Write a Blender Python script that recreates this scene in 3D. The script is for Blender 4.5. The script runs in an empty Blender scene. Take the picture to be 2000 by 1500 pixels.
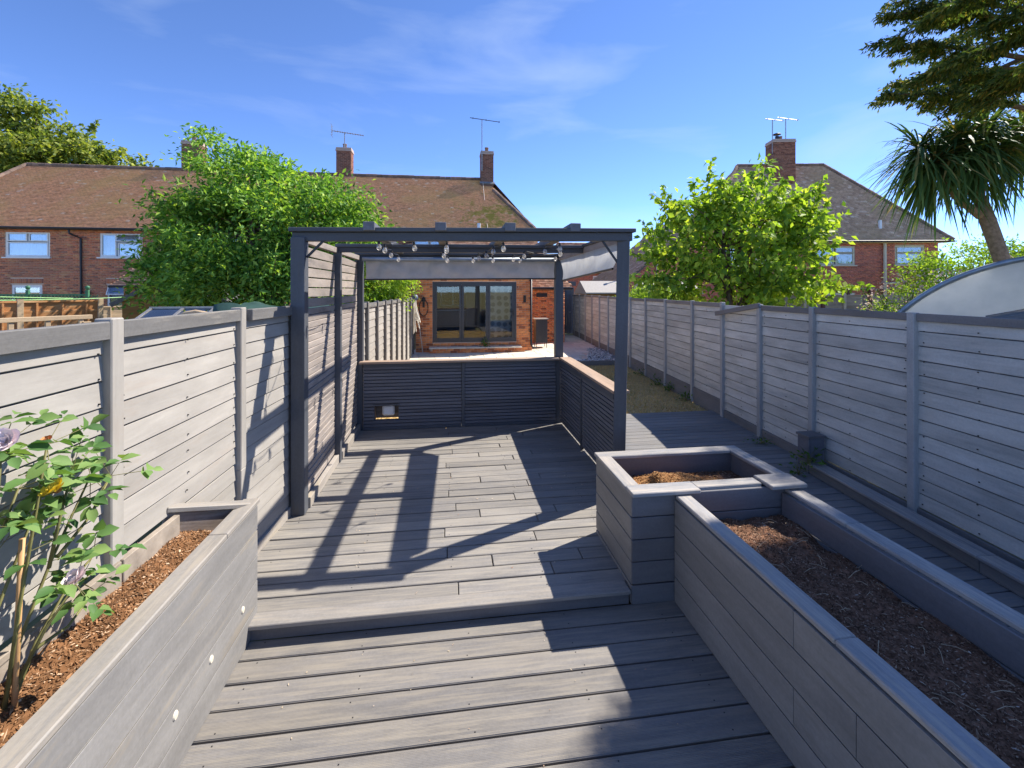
import bpy, bmesh, math, random
import numpy as np
from mathutils import Vector, Matrix, Euler

random.seed(7)
rng = np.random.default_rng(7)
SC = bpy.context.scene
COL = SC.collection
PI = math.pi

# ------------------------------------------------------------------ camera
YAW = math.atan(125 / 900.0)
cam = bpy.data.cameras.new('camera')
cam.sensor_fit = 'HORIZONTAL'
cam.sensor_width = 36.0
cam.lens = 16.2
cam.shift_y = -0.0925
cam.clip_start = 0.05
cam.clip_end = 3000
camo = bpy.data.objects.new('camera', cam)
COL.objects.link(camo)
camo.location = (0, 0, 2.0)
camo.rotation_euler = (PI / 2, 0, -YAW)
SC.camera = camo

# ------------------------------------------------------------------ light
SUN = Vector((0.607, 0.288, 0.740)).normalized()
SUN_EL = math.asin(SUN.z)
SUN_AZ = math.atan2(SUN.x, SUN.y)
world = bpy.data.worlds.new('World')
SC.world = world
world.use_nodes = True
nt = world.node_tree
nt.nodes.clear()
w_out = nt.nodes.new('ShaderNodeOutputWorld')
w_bg = nt.nodes.new('ShaderNodeBackground')
w_sky = nt.nodes.new('ShaderNodeTexSky')
w_sky.sky_type = 'NISHITA'
w_sky.sun_disc = False
w_sky.sun_elevation = SUN_EL
w_sky.sun_rotation = SUN_AZ
w_sky.altitude = 0
w_sky.air_density = 0.45
w_sky.dust_density = 0.0
w_sky.ozone_density = 4.0
w_bg.inputs[1].default_value = 0.15
# thin wisps of high cloud
w_tc = nt.nodes.new('ShaderNodeTexCoord')
w_map = nt.nodes.new('ShaderNodeMapping')
w_map.inputs['Rotation'].default_value = (0, 0.10, 1.81)
w_map.inputs['Location'].default_value = (-6.38, -7.83, -3.58)
w_map.inputs['Scale'].default_value = (1.6, 1.6, 6.5)
w_n = nt.nodes.new('ShaderNodeTexNoise')
w_n.inputs['Scale'].default_value = 1.5
w_n.inputs['Detail'].default_value = 7
w_n.inputs['Roughness'].default_value = 0.52
w_n.inputs['Distortion'].default_value = 0.35
w_r = nt.nodes.new('ShaderNodeMapRange')
w_r.inputs[1].default_value = 0.50
w_r.inputs[2].default_value = 0.86
w_r.inputs[3].default_value = 0.0
w_r.inputs[4].default_value = 0.45
w_mix = nt.nodes.new('ShaderNodeMix')
w_mix.data_type = 'RGBA'
w_mix.inputs[7].default_value = (1.9, 2.25, 2.8, 1)
nt.links.new(w_tc.outputs['Generated'], w_map.inputs[0])
nt.links.new(w_map.outputs[0], w_n.inputs['Vector'])
nt.links.new(w_n.outputs[0], w_r.inputs[0])
nt.links.new(w_r.outputs[0], w_mix.inputs[0])
w_tint = nt.nodes.new('ShaderNodeMix')
w_tint.data_type = 'RGBA'
w_tint.blend_type = 'MULTIPLY'
w_tint.inputs[0].default_value = 1.0
w_tint.inputs[7].default_value = (0.64, 0.71, 0.84, 1)
nt.links.new(w_sky.outputs[0], w_tint.inputs[6])
nt.links.new(w_tint.outputs[2], w_mix.inputs[6])
nt.links.new(w_mix.outputs[2], w_bg.inputs[0])
nt.links.new(w_bg.outputs[0], w_out.inputs[0])

sl = bpy.data.lights.new('sun', 'SUN')
sl.energy = 3.3
sl.angle = math.radians(0.53)
sl.color = (1.0, 0.93, 0.82)
so = bpy.data.objects.new('sun', sl)
COL.objects.link(so)
so.location = (20, 10, 30)
so.rotation_euler = SUN.to_track_quat('Z', 'Y').to_euler()

SC.view_settings.view_transform = 'Standard'
SC.view_settings.look = 'None'
SC.view_settings.gamma = 1
SC.view_settings.use_curve_mapping = False
SC.view_settings.exposure = 1.5
SC.cycles.max_bounces = 7
SC.cycles.transparent_max_bounces = 12
SC.cycles.use_denoising = True
SC.cycles.caustics_reflective = False
SC.cycles.caustics_refractive = False

# ------------------------------------------------------------------ materials
def new_mat(name):
    m = bpy.data.materials.new(name)
    m.use_nodes = True
    t = m.node_tree
    t.nodes.clear()
    out = t.nodes.new('ShaderNodeOutputMaterial')
    return m, t, out

def N(t, kind, **kw):
    n = t.nodes.new('ShaderNode' + kind)
    for k, v in kw.items():
        setattr(n, k, v)
    return n

def mixc(t, fac, a, b, blend='MIX'):
    n = t.nodes.new('ShaderNodeMix')
    n.data_type = 'RGBA'
    n.blend_type = blend
    for sock, v in ((n.inputs[0], fac), (n.inputs[6], a), (n.inputs[7], b)):
        if isinstance(v, (int, float)):
            sock.default_value = v
        elif isinstance(v, tuple):
            sock.default_value = v if len(v) == 4 else v + (1,)
        else:
            t.links.new(v, sock)
    return n.outputs[2]

def ramp(t, fac, stops, interp='LINEAR'):
    n = t.nodes.new('ShaderNodeValToRGB')
    n.color_ramp.interpolation = interp
    el = n.color_ramp.elements
    while len(el) < len(stops):
        el.new(0.5)
    for e, (p, c) in zip(el, stops):
        e.position = p
        e.color = c if len(c) == 4 else tuple(c) + (1,)
    t.links.new(fac, n.inputs[0])
    return n.outputs[0]

def noise(t, vec, scale, detail=4, rough=0.55, dist=0.0):
    n = t.nodes.new('ShaderNodeTexNoise')
    n.inputs['Scale'].default_value = scale
    n.inputs['Detail'].default_value = detail
    n.inputs['Roughness'].default_value = rough
    n.inputs['Distortion'].default_value = dist
    if vec is not None:
        t.links.new(vec, n.inputs['Vector'])
    return n.outputs[0]

def objvec(t, scale=(1, 1, 1), rand=True):
    tc = N(t, 'TexCoord')
    v = tc.outputs['Object']
    if rand:
        oi = N(t, 'ObjectInfo')
        mul = N(t, 'Math', operation='MULTIPLY')
        mul.inputs[1].default_value = 53.0
        t.links.new(oi.outputs['Random'], mul.inputs[0])
        add = N(t, 'VectorMath', operation='ADD')
        t.links.new(v, add.inputs[0])
        t.links.new(mul.outputs[0], add.inputs[1])
        v = add.outputs[0]
    mp = N(t, 'Mapping')
    mp.inputs['Scale'].default_value = scale
    t.links.new(v, mp.inputs[0])
    return mp.outputs[0]

def bump(t, h, strength=0.3, dist=0.01):
    b = N(t, 'Bump')
    b.inputs['Strength'].default_value = strength
    b.inputs['Distance'].default_value = dist
    t.links.new(h, b.inputs['Height'])
    return b.outputs[0]

def scale_col(c, k):
    return tuple(min(1, x * k) for x in c)

def painted_wood(name, col, worn=None, wear=0.25, var=0.12, rough=0.65, ribs=0.0, grain=0.5, spec=0.35, speck=0.25, scuff=None, blotch=0.18):
    """painted or stained boards; grain runs along the board's local X"""
    m, t, out = new_mat(name)
    bs = N(t, 'BsdfPrincipled')
    v = objvec(t, (2.2, 26, 26))
    g = noise(t, v, 1.0, 6, 0.65, 0.4)
    v2 = objvec(t, (1.6, 5, 5))
    g2 = noise(t, v2, 1.3, 4, 0.6)
    v3 = objvec(t, (60, 60, 60))
    g3 = noise(t, v3, 1.0, 3, 0.7)
    base = ramp(t, g, [(0.25, scale_col(col, 0.80)), (0.55, col), (0.8, scale_col(col, 1.16))])
    base = mixc(t, 0.35, base, ramp(t, g3, [(0.3, scale_col(col, 1 - speck)), (0.7, scale_col(col, 1 + speck))]))
    if worn:
        wm = N(t, 'MapRange')
        wm.inputs[1].default_value = 0.68 - wear * 0.35
        wm.inputs[2].default_value = 0.82
        mul = N(t, 'Math', operation='MULTIPLY')
        t.links.new(g2, mul.inputs[0])
        t.links.new(g, mul.inputs[1])
        mul2 = N(t, 'Math', operation='MULTIPLY')
        mul2.inputs[1].default_value = 2.1
        t.links.new(mul.outputs[0], mul2.inputs[0])
        t.links.new(mul2.outputs[0], wm.inputs[0])
        wf = N(t, 'Math', operation='MULTIPLY')
        wf.inputs[1].default_value = 0.75
        t.links.new(wm.outputs[0], wf.inputs[0])
        base = mixc(t, wf.outputs[0], base, worn)
    vb = objvec(t, (0.9, 3.5, 3.5))
    gb_ = noise(t, vb, 1.5, 5, 0.62, 0.3)
    base = mixc(t, 1.0, base, ramp(t, gb_, [(0.3, (1 - blotch,) * 3), (0.7, (1 + blotch * .7,) * 3)]), 'MULTIPLY')
    if scuff:
        vs = objvec(t, (3.0, 48, 48))
        gs = noise(t, vs, 1.0, 7, 0.72, 0.2)
        vs2 = objvec(t, (0.8, 4, 4))
        gs2 = noise(t, vs2, 1.7, 4, 0.6)
        ad = N(t, 'Math', operation='ADD')
        t.links.new(gs, ad.inputs[0]); t.links.new(gs2, ad.inputs[1])
        base = mixc(t, ramp(t, ad.outputs[0], [(0.0, (0, 0, 0)), (0.49, (0, 0, 0)), (0.60, (scuff[1],) * 3)]) if False else ramp(t, gs, [(0.46, (0, 0, 0)), (0.62, (scuff[1],) * 3)]), base, scuff[0])
        base = mixc(t, ramp(t, gs2, [(0.44, (0, 0, 0)), (0.66, (scuff[1] * .6,) * 3)]), base, scuff[0])
    oi = N(t, 'ObjectInfo')
    mr = N(t, 'MapRange')
    mr.inputs[3].default_value = 1 - var
    mr.inputs[4].default_value = 1 + var
    t.links.new(oi.outputs['Random'], mr.inputs[0])
    base = mixc(t, 1.0, base, mr.outputs[0], 'MULTIPLY')
    t.links.new(base, bs.inputs['Base Color'])
    bs.inputs['Roughness'].default_value = rough
    bs.inputs['Specular IOR Level'].default_value = spec
    nrm = bump(t, g, grain, 0.004)
    if ribs:
        wv = N(t, 'TexWave', wave_type='BANDS', bands_direction='Y')
        wv.inputs['Scale'].default_value = ribs
        tc = N(t, 'TexCoord')
        t.links.new(tc.outputs['Object'], wv.inputs['Vector'])
        b = N(t, 'Bump')
        b.inputs['Strength'].default_value = 0.55
        b.inputs['Distance'].default_value = 0.002
        t.links.new(wv.outputs['Color'], b.inputs['Height'])
        t.links.new(nrm, b.inputs['Normal'])
        nrm = b.outputs[0]
    t.links.new(nrm, bs.inputs['Normal'])
    t.links.new(bs.outputs[0], out.inputs[0])
    return m

def plain(name, col, rough=0.6, metal=0.0, nscale=8.0, namt=0.25, spec=0.4, bumpk=0.1):
    m, t, out = new_mat(name)
    bs = N(t, 'BsdfPrincipled')
    v = objvec(t, (1, 1, 1))
    g = noise(t, v, nscale, 5, 0.6)
    base = ramp(t, g, [(0.25, scale_col(col, 1 - namt)), (0.75, scale_col(col, 1 + namt))])
    t.links.new(base, bs.inputs['Base Color'])
    bs.inputs['Roughness'].default_value = rough
    bs.inputs['Metallic'].default_value = metal
    bs.inputs['Specular IOR Level'].default_value = spec
    if bumpk:
        t.links.new(bump(t, g, bumpk, 0.01), bs.inputs['Normal'])
    t.links.new(bs.outputs[0], out.inputs[0])
    return m

def island_mat(name, stops, rough=0.85, nscale=9.0, namt=0.35, use_object=False, moss=None, stain=None, lichen=0.0, spec=0.2):
    """colour drawn per piece (brick, tile, chip) with grain on top"""
    m, t, out = new_mat(name)
    bs = N(t, 'BsdfPrincipled')
    if use_object:
        r = N(t, 'ObjectInfo').outputs['Random']
    else:
        r = N(t, 'NewGeometry').outputs['Random Per Island']
    base = ramp(t, r, stops)
    tc = N(t, 'TexCoord')
    v = tc.outputs['Object']
    g = noise(t, v, nscale, 5, 0.65)
    base = mixc(t, 1.0, base, ramp(t, g, [(0.25, (1 - namt,) * 3), (0.75, (1 + namt * 0.6,) * 3)]), 'MULTIPLY')
    if stain:
        g2 = noise(t, v, 0.5, 6, 0.6)
        base = mixc(t, ramp(t, g2, [(0.42, (0, 0, 0)), (0.68, (0.6,) * 3)]), base, stain)
    if lichen:
        g4 = noise(t, v, 3.2, 5, 0.75)
        base = mixc(t, ramp(t, g4, [(0.60, (0, 0, 0)), (0.74, (lichen,) * 3)]), base, (0.62, 0.47, 0.30))
    if moss:
        (mx, my, mz), rad = moss
        sub = N(t, 'VectorMath', operation='DISTANCE')
        sub.inputs[1].default_value = (mx, my, mz)
        t.links.new(v, sub.inputs[0])
        fall = N(t, 'MapRange')
        fall.inputs[1].default_value = 0.2
        fall.inputs[2].default_value = rad
        fall.inputs[3].default_value = 0.17
        fall.inputs[4].default_value = -0.12
        t.links.new(sub.outputs['Value'], fall.inputs[0])
        g3 = noise(t, v, 1.7, 8, 0.72)
        ad = N(t, 'Math', operation='ADD')
        t.links.new(g3, ad.inputs[0])
        t.links.new(fall.outputs[0], ad.inputs[1])
        base = mixc(t, ramp(t, ad.outputs[0], [(0.56, (0, 0, 0)), (0.66, (0.95,) * 3)]), base, (0.34, 0.27, 0.05))
    t.links.new(base, bs.inputs['Base Color'])
    bs.inputs['Roughness'].default_value = rough
    bs.inputs['Specular IOR Level'].default_value = spec
    t.links.new(bump(t, g, 0.35, 0.01), bs.inputs['Normal'])
    t.links.new(bs.outputs[0], out.inputs[0])
    return m

def leaf_mat(name, stops, trans=0.4, rough=0.45, tcol=None):
    m, t, out = new_mat(name)
    bs = N(t, 'BsdfPrincipled')
    tr = N(t, 'BsdfTranslucent')
    r = N(t, 'NewGeometry').outputs['Random Per Island']
    base = ramp(t, r, stops)
    tc = N(t, 'TexCoord')
    g = noise(t, tc.outputs['Object'], 1.1, 3, 0.6)
    base = mixc(t, 1.0, base, ramp(t, g, [(0.3, (0.75,) * 3), (0.7, (1.25,) * 3)]), 'MULTIPLY')
    t.links.new(base, bs.inputs['Base Color'])
    bs.inputs['Roughness'].default_value = max(rough, .58)
    bs.inputs['Specular IOR Level'].default_value = 0.22
    tb = mixc(t, 1.0, base, tcol or (1.35, 1.4, 0.5), 'MULTIPLY')
    t.links.new(tb, tr.inputs[0])
    mx = N(t, 'MixShader')
    mx.inputs[0].default_value = trans
    t.links.new(bs.outputs[0], mx.inputs[1])
    t.links.new(tr.outputs[0], mx.inputs[2])
    t.links.new(mx.outputs[0], out.inputs[0])
    return m

def glass_mat(name, tint=(0.9, 0.95, 1.0), refl=0.12):
    m, t, out = new_mat(name)
    gl = N(t, 'BsdfGlossy')
    gl.inputs['Roughness'].default_value = 0.02
    gl.inputs[0].default_value = (1, 1, 1, 1)
    tp = N(t, 'BsdfTransparent')
    tp.inputs[0].default_value = tint + (1,)
    fr = N(t, 'LayerWeight')
    fr.inputs[0].default_value = 0.25
    ad = N(t, 'Math', operation='ADD')
    ad.inputs[1].default_value = refl
    ad.use_clamp = True
    t.links.new(fr.outputs['Fresnel'], ad.inputs[0])
    mx = N(t, 'MixShader')
    t.links.new(ad.outputs[0], mx.inputs[0])
    t.links.new(tp.outputs[0], mx.inputs[1])
    t.links.new(gl.outputs[0], mx.inputs[2])
    t.links.new(mx.outputs[0], out.inputs[0])
    return m

M = {}
M['deck_lower'] = painted_wood('ribbed_deck_paint', (0.185, 0.175, 0.168), var=0.07, ribs=46, rough=0.6, grain=0.3, scuff=((0.29, 0.258, 0.212), 0.62), blotch=.2)
M['deck_upper'] = painted_wood('deck_paint', (0.20, 0.19, 0.182), var=0.15, rough=0.62, grain=0.4, scuff=((0.31, 0.28, 0.235), 0.65), blotch=.2)
M['deck_walk'] = painted_wood('walkway_deck_paint', (0.165, 0.165, 0.17), var=0.12, rough=0.6, scuff=((0.24, 0.215, 0.185), 0.6), blotch=.25)
M['fence_pale'] = painted_wood('pale_grey_fence_paint', (0.355, 0.332, 0.302), worn=(0.33, 0.295, 0.26), wear=0.2, var=0.05, rough=0.8, grain=0.2, spec=0.15, speck=0.06)
M['fence_cap'] = painted_wood('grey_cap_paint', (0.155, 0.15, 0.146), worn=(0.3, 0.27, 0.23), wear=0.3, var=0.05, rough=0.7, spec=0.25)
M['fence_blue'] = painted_wood('weathered_grey_fence_paint', (0.52, 0.515, 0.475), var=0.14, rough=0.75, grain=0.6, spec=0.2, scuff=((0.62, 0.57, 0.50), 0.38), blotch=.32)
M['fence_blue_post'] = painted_wood('weathered_grey_post_paint', (0.38, 0.38, 0.37), worn=(0.33, 0.3, 0.27), wear=0.5, var=0.06, rough=0.75, spec=0.2)
M['fence_dark'] = painted_wood('dark_grey_cap_paint', (0.21, 0.2, 0.195), worn=(0.2, 0.18, 0.15), wear=0.2, var=0.06, rough=0.7, spec=0.2)
M['pergola'] = painted_wood('charcoal_pergola_paint', (0.078, 0.085, 0.10), worn=(0.085, 0.08, 0.075), wear=0.15, var=0.08, rough=0.55, spec=0.4)
M['slat_dark'] = painted_wood('charcoal_slat_paint', (0.135, 0.14, 0.162), worn=(0.10, 0.095, 0.09), wear=0.2, var=0.14, rough=0.6, spec=0.35)
M['slat_pale'] = painted_wood('sunbleached_slat_paint', (0.34, 0.295, 0.265), worn=(0.15, 0.14, 0.14), wear=0.5, var=0.14, rough=0.7, spec=0.2)
M['cap_bare'] = painted_wood('bare_weathered_wood', (0.40, 0.29, 0.215), worn=(0.22, 0.19, 0.17), wear=0.4, var=0.06, rough=0.8, spec=0.15)
M['planter'] = painted_wood('planter_paint', (0.225, 0.218, 0.212), worn=(0.27, 0.24, 0.2), wear=0.12, var=0.06, rough=0.62, ribs=46, grain=0.25, blotch=.22)
M['planter_cap'] = painted_wood('planter_cap_paint', (0.255, 0.24, 0.225), var=0.05, rough=0.62, scuff=((0.33, 0.29, 0.24), 0.6), blotch=.2)
M['planter_dark'] = painted_wood('dark_planter_paint', (0.15, 0.145, 0.15), worn=(0.13, 0.12, 0.115), wear=0.2, var=0.08, rough=0.5, spec=0.45)
M['trough'] = painted_wood('trough_paint', (0.235, 0.225, 0.215), worn=(0.18, 0.17, 0.155), wear=0.2, var=0.06, rough=0.55, ribs=46, grain=0.25)
M['trough_cap'] = painted_wood('trough_cap_paint', (0.25, 0.25, 0.255), var=0.06, rough=0.6, scuff=((0.46, 0.40, 0.33), 0.7), blotch=.3)
M['trim_light'] = painted_wood('kick_board_paint', (0.33,0.30,0.27), worn=(0.33, 0.28, 0.2), wear=0.4, var=0.05, rough=0.7)
M['soil_wall'] = painted_wood('grimy_board', (0.27, 0.22, 0.185), worn=(0.1, 0.08, 0.06), wear=0.5, var=0.1, rough=0.85, spec=0.1)
M['gravel_board'] = plain('concrete_gravel_board', (0.30, 0.255, 0.21), 0.9, nscale=12, namt=0.3, spec=0.15, bumpk=0.3)
M['orange_wood'] = painted_wood('orange_fence_stain', (0.50, 0.235, 0.095), worn=(0.6, 0.38, 0.2), wear=0.4, var=0.1, rough=0.75, spec=0.15)
M['pale_wood'] = painted_wood('pale_raw_timber', (0.52, 0.39, 0.25), worn=(0.4, 0.33, 0.25), wear=0.4, var=0.1, rough=0.8, spec=0.15)
M['shed_wood'] = painted_wood('shed_stain', (0.26, 0.135, 0.035), worn=(0.3, 0.18, 0.07), wear=0.3, var=0.1, rough=0.7)
M['felt'] = plain('grey_roof_felt', (0.12, 0.12, 0.115), 0.9, nscale=30, namt=0.3)
M['felt_pale'] = plain('pale_roof_felt', (0.42, 0.39, 0.36), 0.9, nscale=20, namt=0.15)
M['green_paint'] = plain('green_trellis_paint', (0.05, 0.17, 0.09), 0.6)
M['green_cord'] = plain('green_line_plastic', (0.30, 0.55, 0.22), 0.5)
M['tarp'] = plain('dark_green_tarpaulin', (0.035, 0.075, 0.065), 0.45, nscale=3, namt=0.4, bumpk=0.6)
M['white_plastic'] = plain('white_plastic', (0.880, 0.869, 0.847), 0.35, namt=0.06)
M['cream_plastic'] = plain('cream_plastic', (0.66, 0.60, 0.48), 0.5, namt=0.1)
M['white_paint'] = plain('white_paint', (0.858, 0.836, 0.814), 0.5, namt=0.06)
M['curtain'] = plain('net_curtain', (0.792, 0.792, 0.814), 0.9, namt=0.12, nscale=5)
M['curtain_dark'] = plain('grey_blind', (0.35, 0.36, 0.38), 0.9, namt=0.12, nscale=5)
M['curtain_pink'] = plain('salmon_blind', (0.62, 0.30, 0.25), 0.9, namt=0.1)
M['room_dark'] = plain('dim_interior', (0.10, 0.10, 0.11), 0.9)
M['anthracite'] = plain('anthracite_aluminium', (0.045, 0.05, 0.06), 0.4, namt=0.1, spec=0.5)
M['black_metal'] = plain('black_metal', (0.02, 0.02, 0.022), 0.45, namt=0.2)
M['black_plastic'] = plain('black_plastic', (0.025, 0.025, 0.028), 0.4, namt=0.2)
M['brace_metal'] = plain('dark_strap', (0.035, 0.038, 0.045), 0.5)
M['aerial_metal'] = plain('aerial_metal', (0.38, 0.36, 0.34), 0.45, metal=0.7)
M['pale_cable'] = plain('pale_cable', (0.45, 0.38, 0.32), 0.7)
M['galv'] = plain('galvanised_sheet', (0.74, 0.75, 0.76), 0.45, metal=0.25, nscale=3, namt=0.10, bumpk=0.2)
M['galv_rim'] = plain('grey_tube', (0.30, 0.34, 0.38), 0.4, metal=0.5)
M['glass'] = glass_mat('window_glass', (0.85, 0.9, 0.95), 0.16)
M['door_glass'] = glass_mat('door_glass', (0.88, 0.92, 0.94), 0.05)
M['bulb_glass'] = None
M['rope'] = plain('white_rope', (0.62, 0.58, 0.50), 0.85, namt=0.15)
M['floor_room'] = plain('room_floor', (0.33, 0.30, 0.27), 0.35, namt=0.15)
M['wall_room'] = plain('room_wall', (0.10, 0.10, 0.105), 0.8, namt=0.05)
M['unit_dark'] = plain('kitchen_unit', (0.16, 0.16, 0.18), 0.5, namt=0.1)
M['rust_post'] = plain('dark_red_timber', (0.09, 0.04, 0.035), 0.7)
M['concrete'] = plain('concrete_post', (0.42, 0.40, 0.36), 0.9, nscale=14, namt=0.2)
M['grey_wood'] = painted_wood('silvered_timber', (0.30, 0.28, 0.26), worn=(0.2, 0.18, 0.16), wear=0.5, var=0.1, rough=0.85, spec=0.1)
M['bark'] = plain('bark', (0.14, 0.10, 0.07), 0.95, nscale=12, namt=0.45, spec=0.1, bumpk=0.8)
M['bark_pale'] = plain('cordyline_bark', (0.26, 0.19, 0.14), 0.95, nscale=16, namt=0.35, spec=0.1, bumpk=0.8)
M['cane'] = plain('bamboo_cane', (0.52, 0.30, 0.13), 0.6, nscale=6, namt=0.25)
M['stem'] = plain('rose_stem', (0.16, 0.15, 0.05), 0.6, nscale=14, namt=0.4)
M['petal_white'] = plain('pale_petal', (0.78, 0.66, 0.66), 0.6, namt=0.12)
M['petal_yellow'] = plain('yellow_petal', (0.74, 0.58, 0.05), 0.6, namt=0.15)
M['petal_dry'] = plain('dry_petal', (0.55, 0.25, 0.10), 0.8, namt=0.2)
M['lead'] = plain('lead_flashing', (0.2, 0.2, 0.21), 0.7)

BR_A = [(0.0, (0.274, 0.106, 0.072)), (0.2, (0.739, 0.223, 0.109)), (0.5, (0.800, 0.289, 0.132)), (0.75, (0.656, 0.223, 0.132)), (0.92, (0.800, 0.395, 0.180)), (1.0, (0.329, 0.132, 0.109))]
BR_E = [(0.0, (0.30, 0.115, 0.065)), (0.16, (0.45, 0.16, 0.075)), (0.3, (0.76, 0.28, 0.11)), (0.65, (0.84, 0.36, 0.145)), (0.9, (0.74, 0.25, 0.10)), (1.0, (0.50, 0.19, 0.09))]
BR_R = [(0.0, (0.437, 0.151, 0.114)), (0.4, (0.655, 0.204, 0.139)), (0.75, (0.764, 0.260, 0.164)), (1.0, (0.546, 0.191, 0.151))]
M['brick_house'] = island_mat('house_brick', BR_A, stain=(0.36, 0.17, 0.11))
M['brick_right'] = island_mat('dark_red_brick', BR_R)
M['brick_ext'] = island_mat('orange_brick', BR_E, use_object=True)
M['brick_out'] = island_mat('orange_brick_joined', BR_E)
M['brick_chim'] = island_mat('chimney_brick', [(0, (0.169, 0.072, 0.052)), (0.5, (0.312, 0.130, 0.085)), (1, (0.390, 0.182, 0.117))], stain=(0.156, 0.117, 0.091))
M['mortar'] = plain('lime_mortar', (0.660, 0.504, 0.396), 0.95, nscale=20, namt=0.2, spec=0.1)
M['mortar_dark'] = plain('grey_mortar', (0.506, 0.391, 0.333), 0.95, nscale=20, namt=0.2, spec=0.1)
TL = [(0.0, (0.66, 0.31, 0.15)), (0.3, (0.76, 0.355, 0.17)), (0.7, (0.84, 0.40, 0.20)), (0.97, (0.78, 0.38, 0.20)), (1.0, (0.90, 0.66, 0.45))]
M['tile_terrace'] = island_mat('clay_roof_tile', TL, moss=((2.2, 24.6, 5.9), 3.3), stain=(0.72, 0.42, 0.15), lichen=0.4, rough=0.9)
M['tile_low'] = island_mat('lower_roof_tile', [(0, (0.390, 0.195, 0.117)), (0.5, (0.546, 0.286, 0.169)), (1, (0.650, 0.390, 0.247))], rough=0.9)
M['tile_right'] = island_mat('dark_clay_roof_tile', [(0, (0.46, 0.30, 0.20)), (0.4, (0.56, 0.37, 0.255)), (0.9, (0.66, 0.45, 0.32)), (1, (0.82, 0.66, 0.52))], stain=(0.47, 0.32, 0.18), lichen=0.3, rough=0.9)
M['ridge'] = island_mat('ridge_tile', [(0, (0.182, 0.130, 0.104)), (1, (0.312, 0.208, 0.156))], rough=0.9, lichen=0.4)
M['slab'] = island_mat('sandstone_slab', [(0, (0.552, 0.504, 0.432)), (0.5, (0.672, 0.600, 0.504)), (1, (0.744, 0.672, 0.576))], use_object=True, rough=0.8, nscale=6, namt=0.15)
M['pebble'] = island_mat('pale_pebble', [(0, (0.125, 0.125, 0.138)), (0.3, (0.438, 0.425, 0.425)), (0.7, (0.750, 0.725, 0.700)), (1, (0.800, 0.800, 0.800))], rough=0.6)
M['soil_chip'] = island_mat('bark_chip', [(0, (0.091, 0.046, 0.023)), (0.5, (0.221, 0.111, 0.052)), (0.88, (0.390, 0.215, 0.111)), (1, (0.676, 0.494, 0.338))], rough=0.95)
M['soil_chip_dark'] = island_mat('dark_bark_chip', [(0, (0.06, 0.032, 0.02)), (0.55, (0.21, 0.115, 0.07)), (0.9, (0.32, 0.19, 0.12)), (0.985, (0.44, 0.30, 0.2)), (1, (0.62, 0.52, 0.42))], rough=0.95)
M['mound_chip'] = island_mat('coir_fibre', [(0, (0.20, 0.085, 0.03)), (0.5, (0.38, 0.18, 0.065)), (1, (0.55, 0.33, 0.15))], rough=0.95)
M['soil'] = plain('brown_compost', (0.163, 0.081, 0.039), 1.0, nscale=26, namt=0.6, spec=0.05, bumpk=1.0)
M['soil_dark'] = plain('dark_compost', (0.205, 0.107, 0.066), 1.0, nscale=26, namt=0.6, spec=0.05, bumpk=1.0)
M['litter'] = island_mat('dry_litter', [(0, (0.5, 0.36, 0.2)), (0.5, (0.62, 0.54, 0.42)), (1, (0.4, 0.16, 0.06))], rough=0.9)
M['lawn_soil'] = plain('dry_turf', (0.50, 0.36, 0.18), 1.0, nscale=9, namt=.35, spec=.05, bumpk=.6)
M['grass_dry'] = leaf_mat('dry_grass', [(0, (0.46, 0.31, 0.14)), (0.45, (0.62, 0.44, 0.21)), (0.8, (0.72, 0.54, 0.29)), (1, (0.26, 0.28, 0.09))], 0.25, 0.8)
M['weed'] = leaf_mat('weed_leaf', [(0, (0.05, 0.11, 0.02)), (0.6, (0.10, 0.19, 0.035)), (1, (0.17, 0.25, 0.06))], 0.35)
M['leaf_elder'] = leaf_mat('bush_leaf', [(0, (0.063, 0.162, 0.038)), (0.4, (0.145, 0.297, 0.058)), (0.8, (0.274, 0.446, 0.079)), (1, (0.490, 0.620, 0.109))], 0.38)
M['leaf_tree'] = leaf_mat('young_tree_leaf', [(0, (0.104, 0.203, 0.037)), (0.45, (0.246, 0.385, 0.050)), (0.85, (0.419, 0.552, 0.075)), (1, (0.628, 0.670, 0.124))], 0.42)
M['leaf_far'] = leaf_mat('distant_leaf', [(0, (0.068, 0.114, 0.027)), (0.45, (0.170, 0.227, 0.046)), (1, (0.387, 0.410, 0.079))], 0.4)
M['leaf_lime'] = leaf_mat('lime_leaf', [(0, (0.124, 0.229, 0.031)), (0.5, (0.246, 0.386, 0.053)), (1, (0.421, 0.527, 0.088))], 0.45)
M['leaf_conifer'] = leaf_mat('conifer_needle', [(0, (0.045, 0.085, 0.03)), (0.5, (0.10, 0.155, 0.05)), (0.85, (0.19, 0.21, 0.06)), (1, (0.36, 0.28, 0.08))], 0.42, 0.6)
M['leaf_conifer_dry'] = leaf_mat('dry_conifer_needle', [(0, (0.101, 0.085, 0.038)), (0.5, (0.203, 0.169, 0.068)), (1, (0.338, 0.287, 0.101))], 0.3, 0.7)
M['leaf_strap'] = leaf_mat('strap_leaf', [(0, (0.040, 0.100, 0.040)), (0.6, (0.100, 0.182, 0.064)), (0.85, (0.182, 0.273, 0.091)), (1, (0.473, 0.328, 0.146))], 0.2, 0.4)
M['leaf_rose'] = leaf_mat('rose_leaf', [(0, (0.052, 0.127, 0.038)), (0.5, (0.120, 0.231, 0.068)), (1, (0.239, 0.345, 0.105))], 0.3, 0.4)
M['flower_pink'] = leaf_mat('pink_flower', [(0, (0.62, 0.36, 0.33)), (.5, (0.75, 0.55, 0.48)), (1, (0.8, 0.68, 0.55))], 0.4, tcol=(1, 1, 1))

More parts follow.
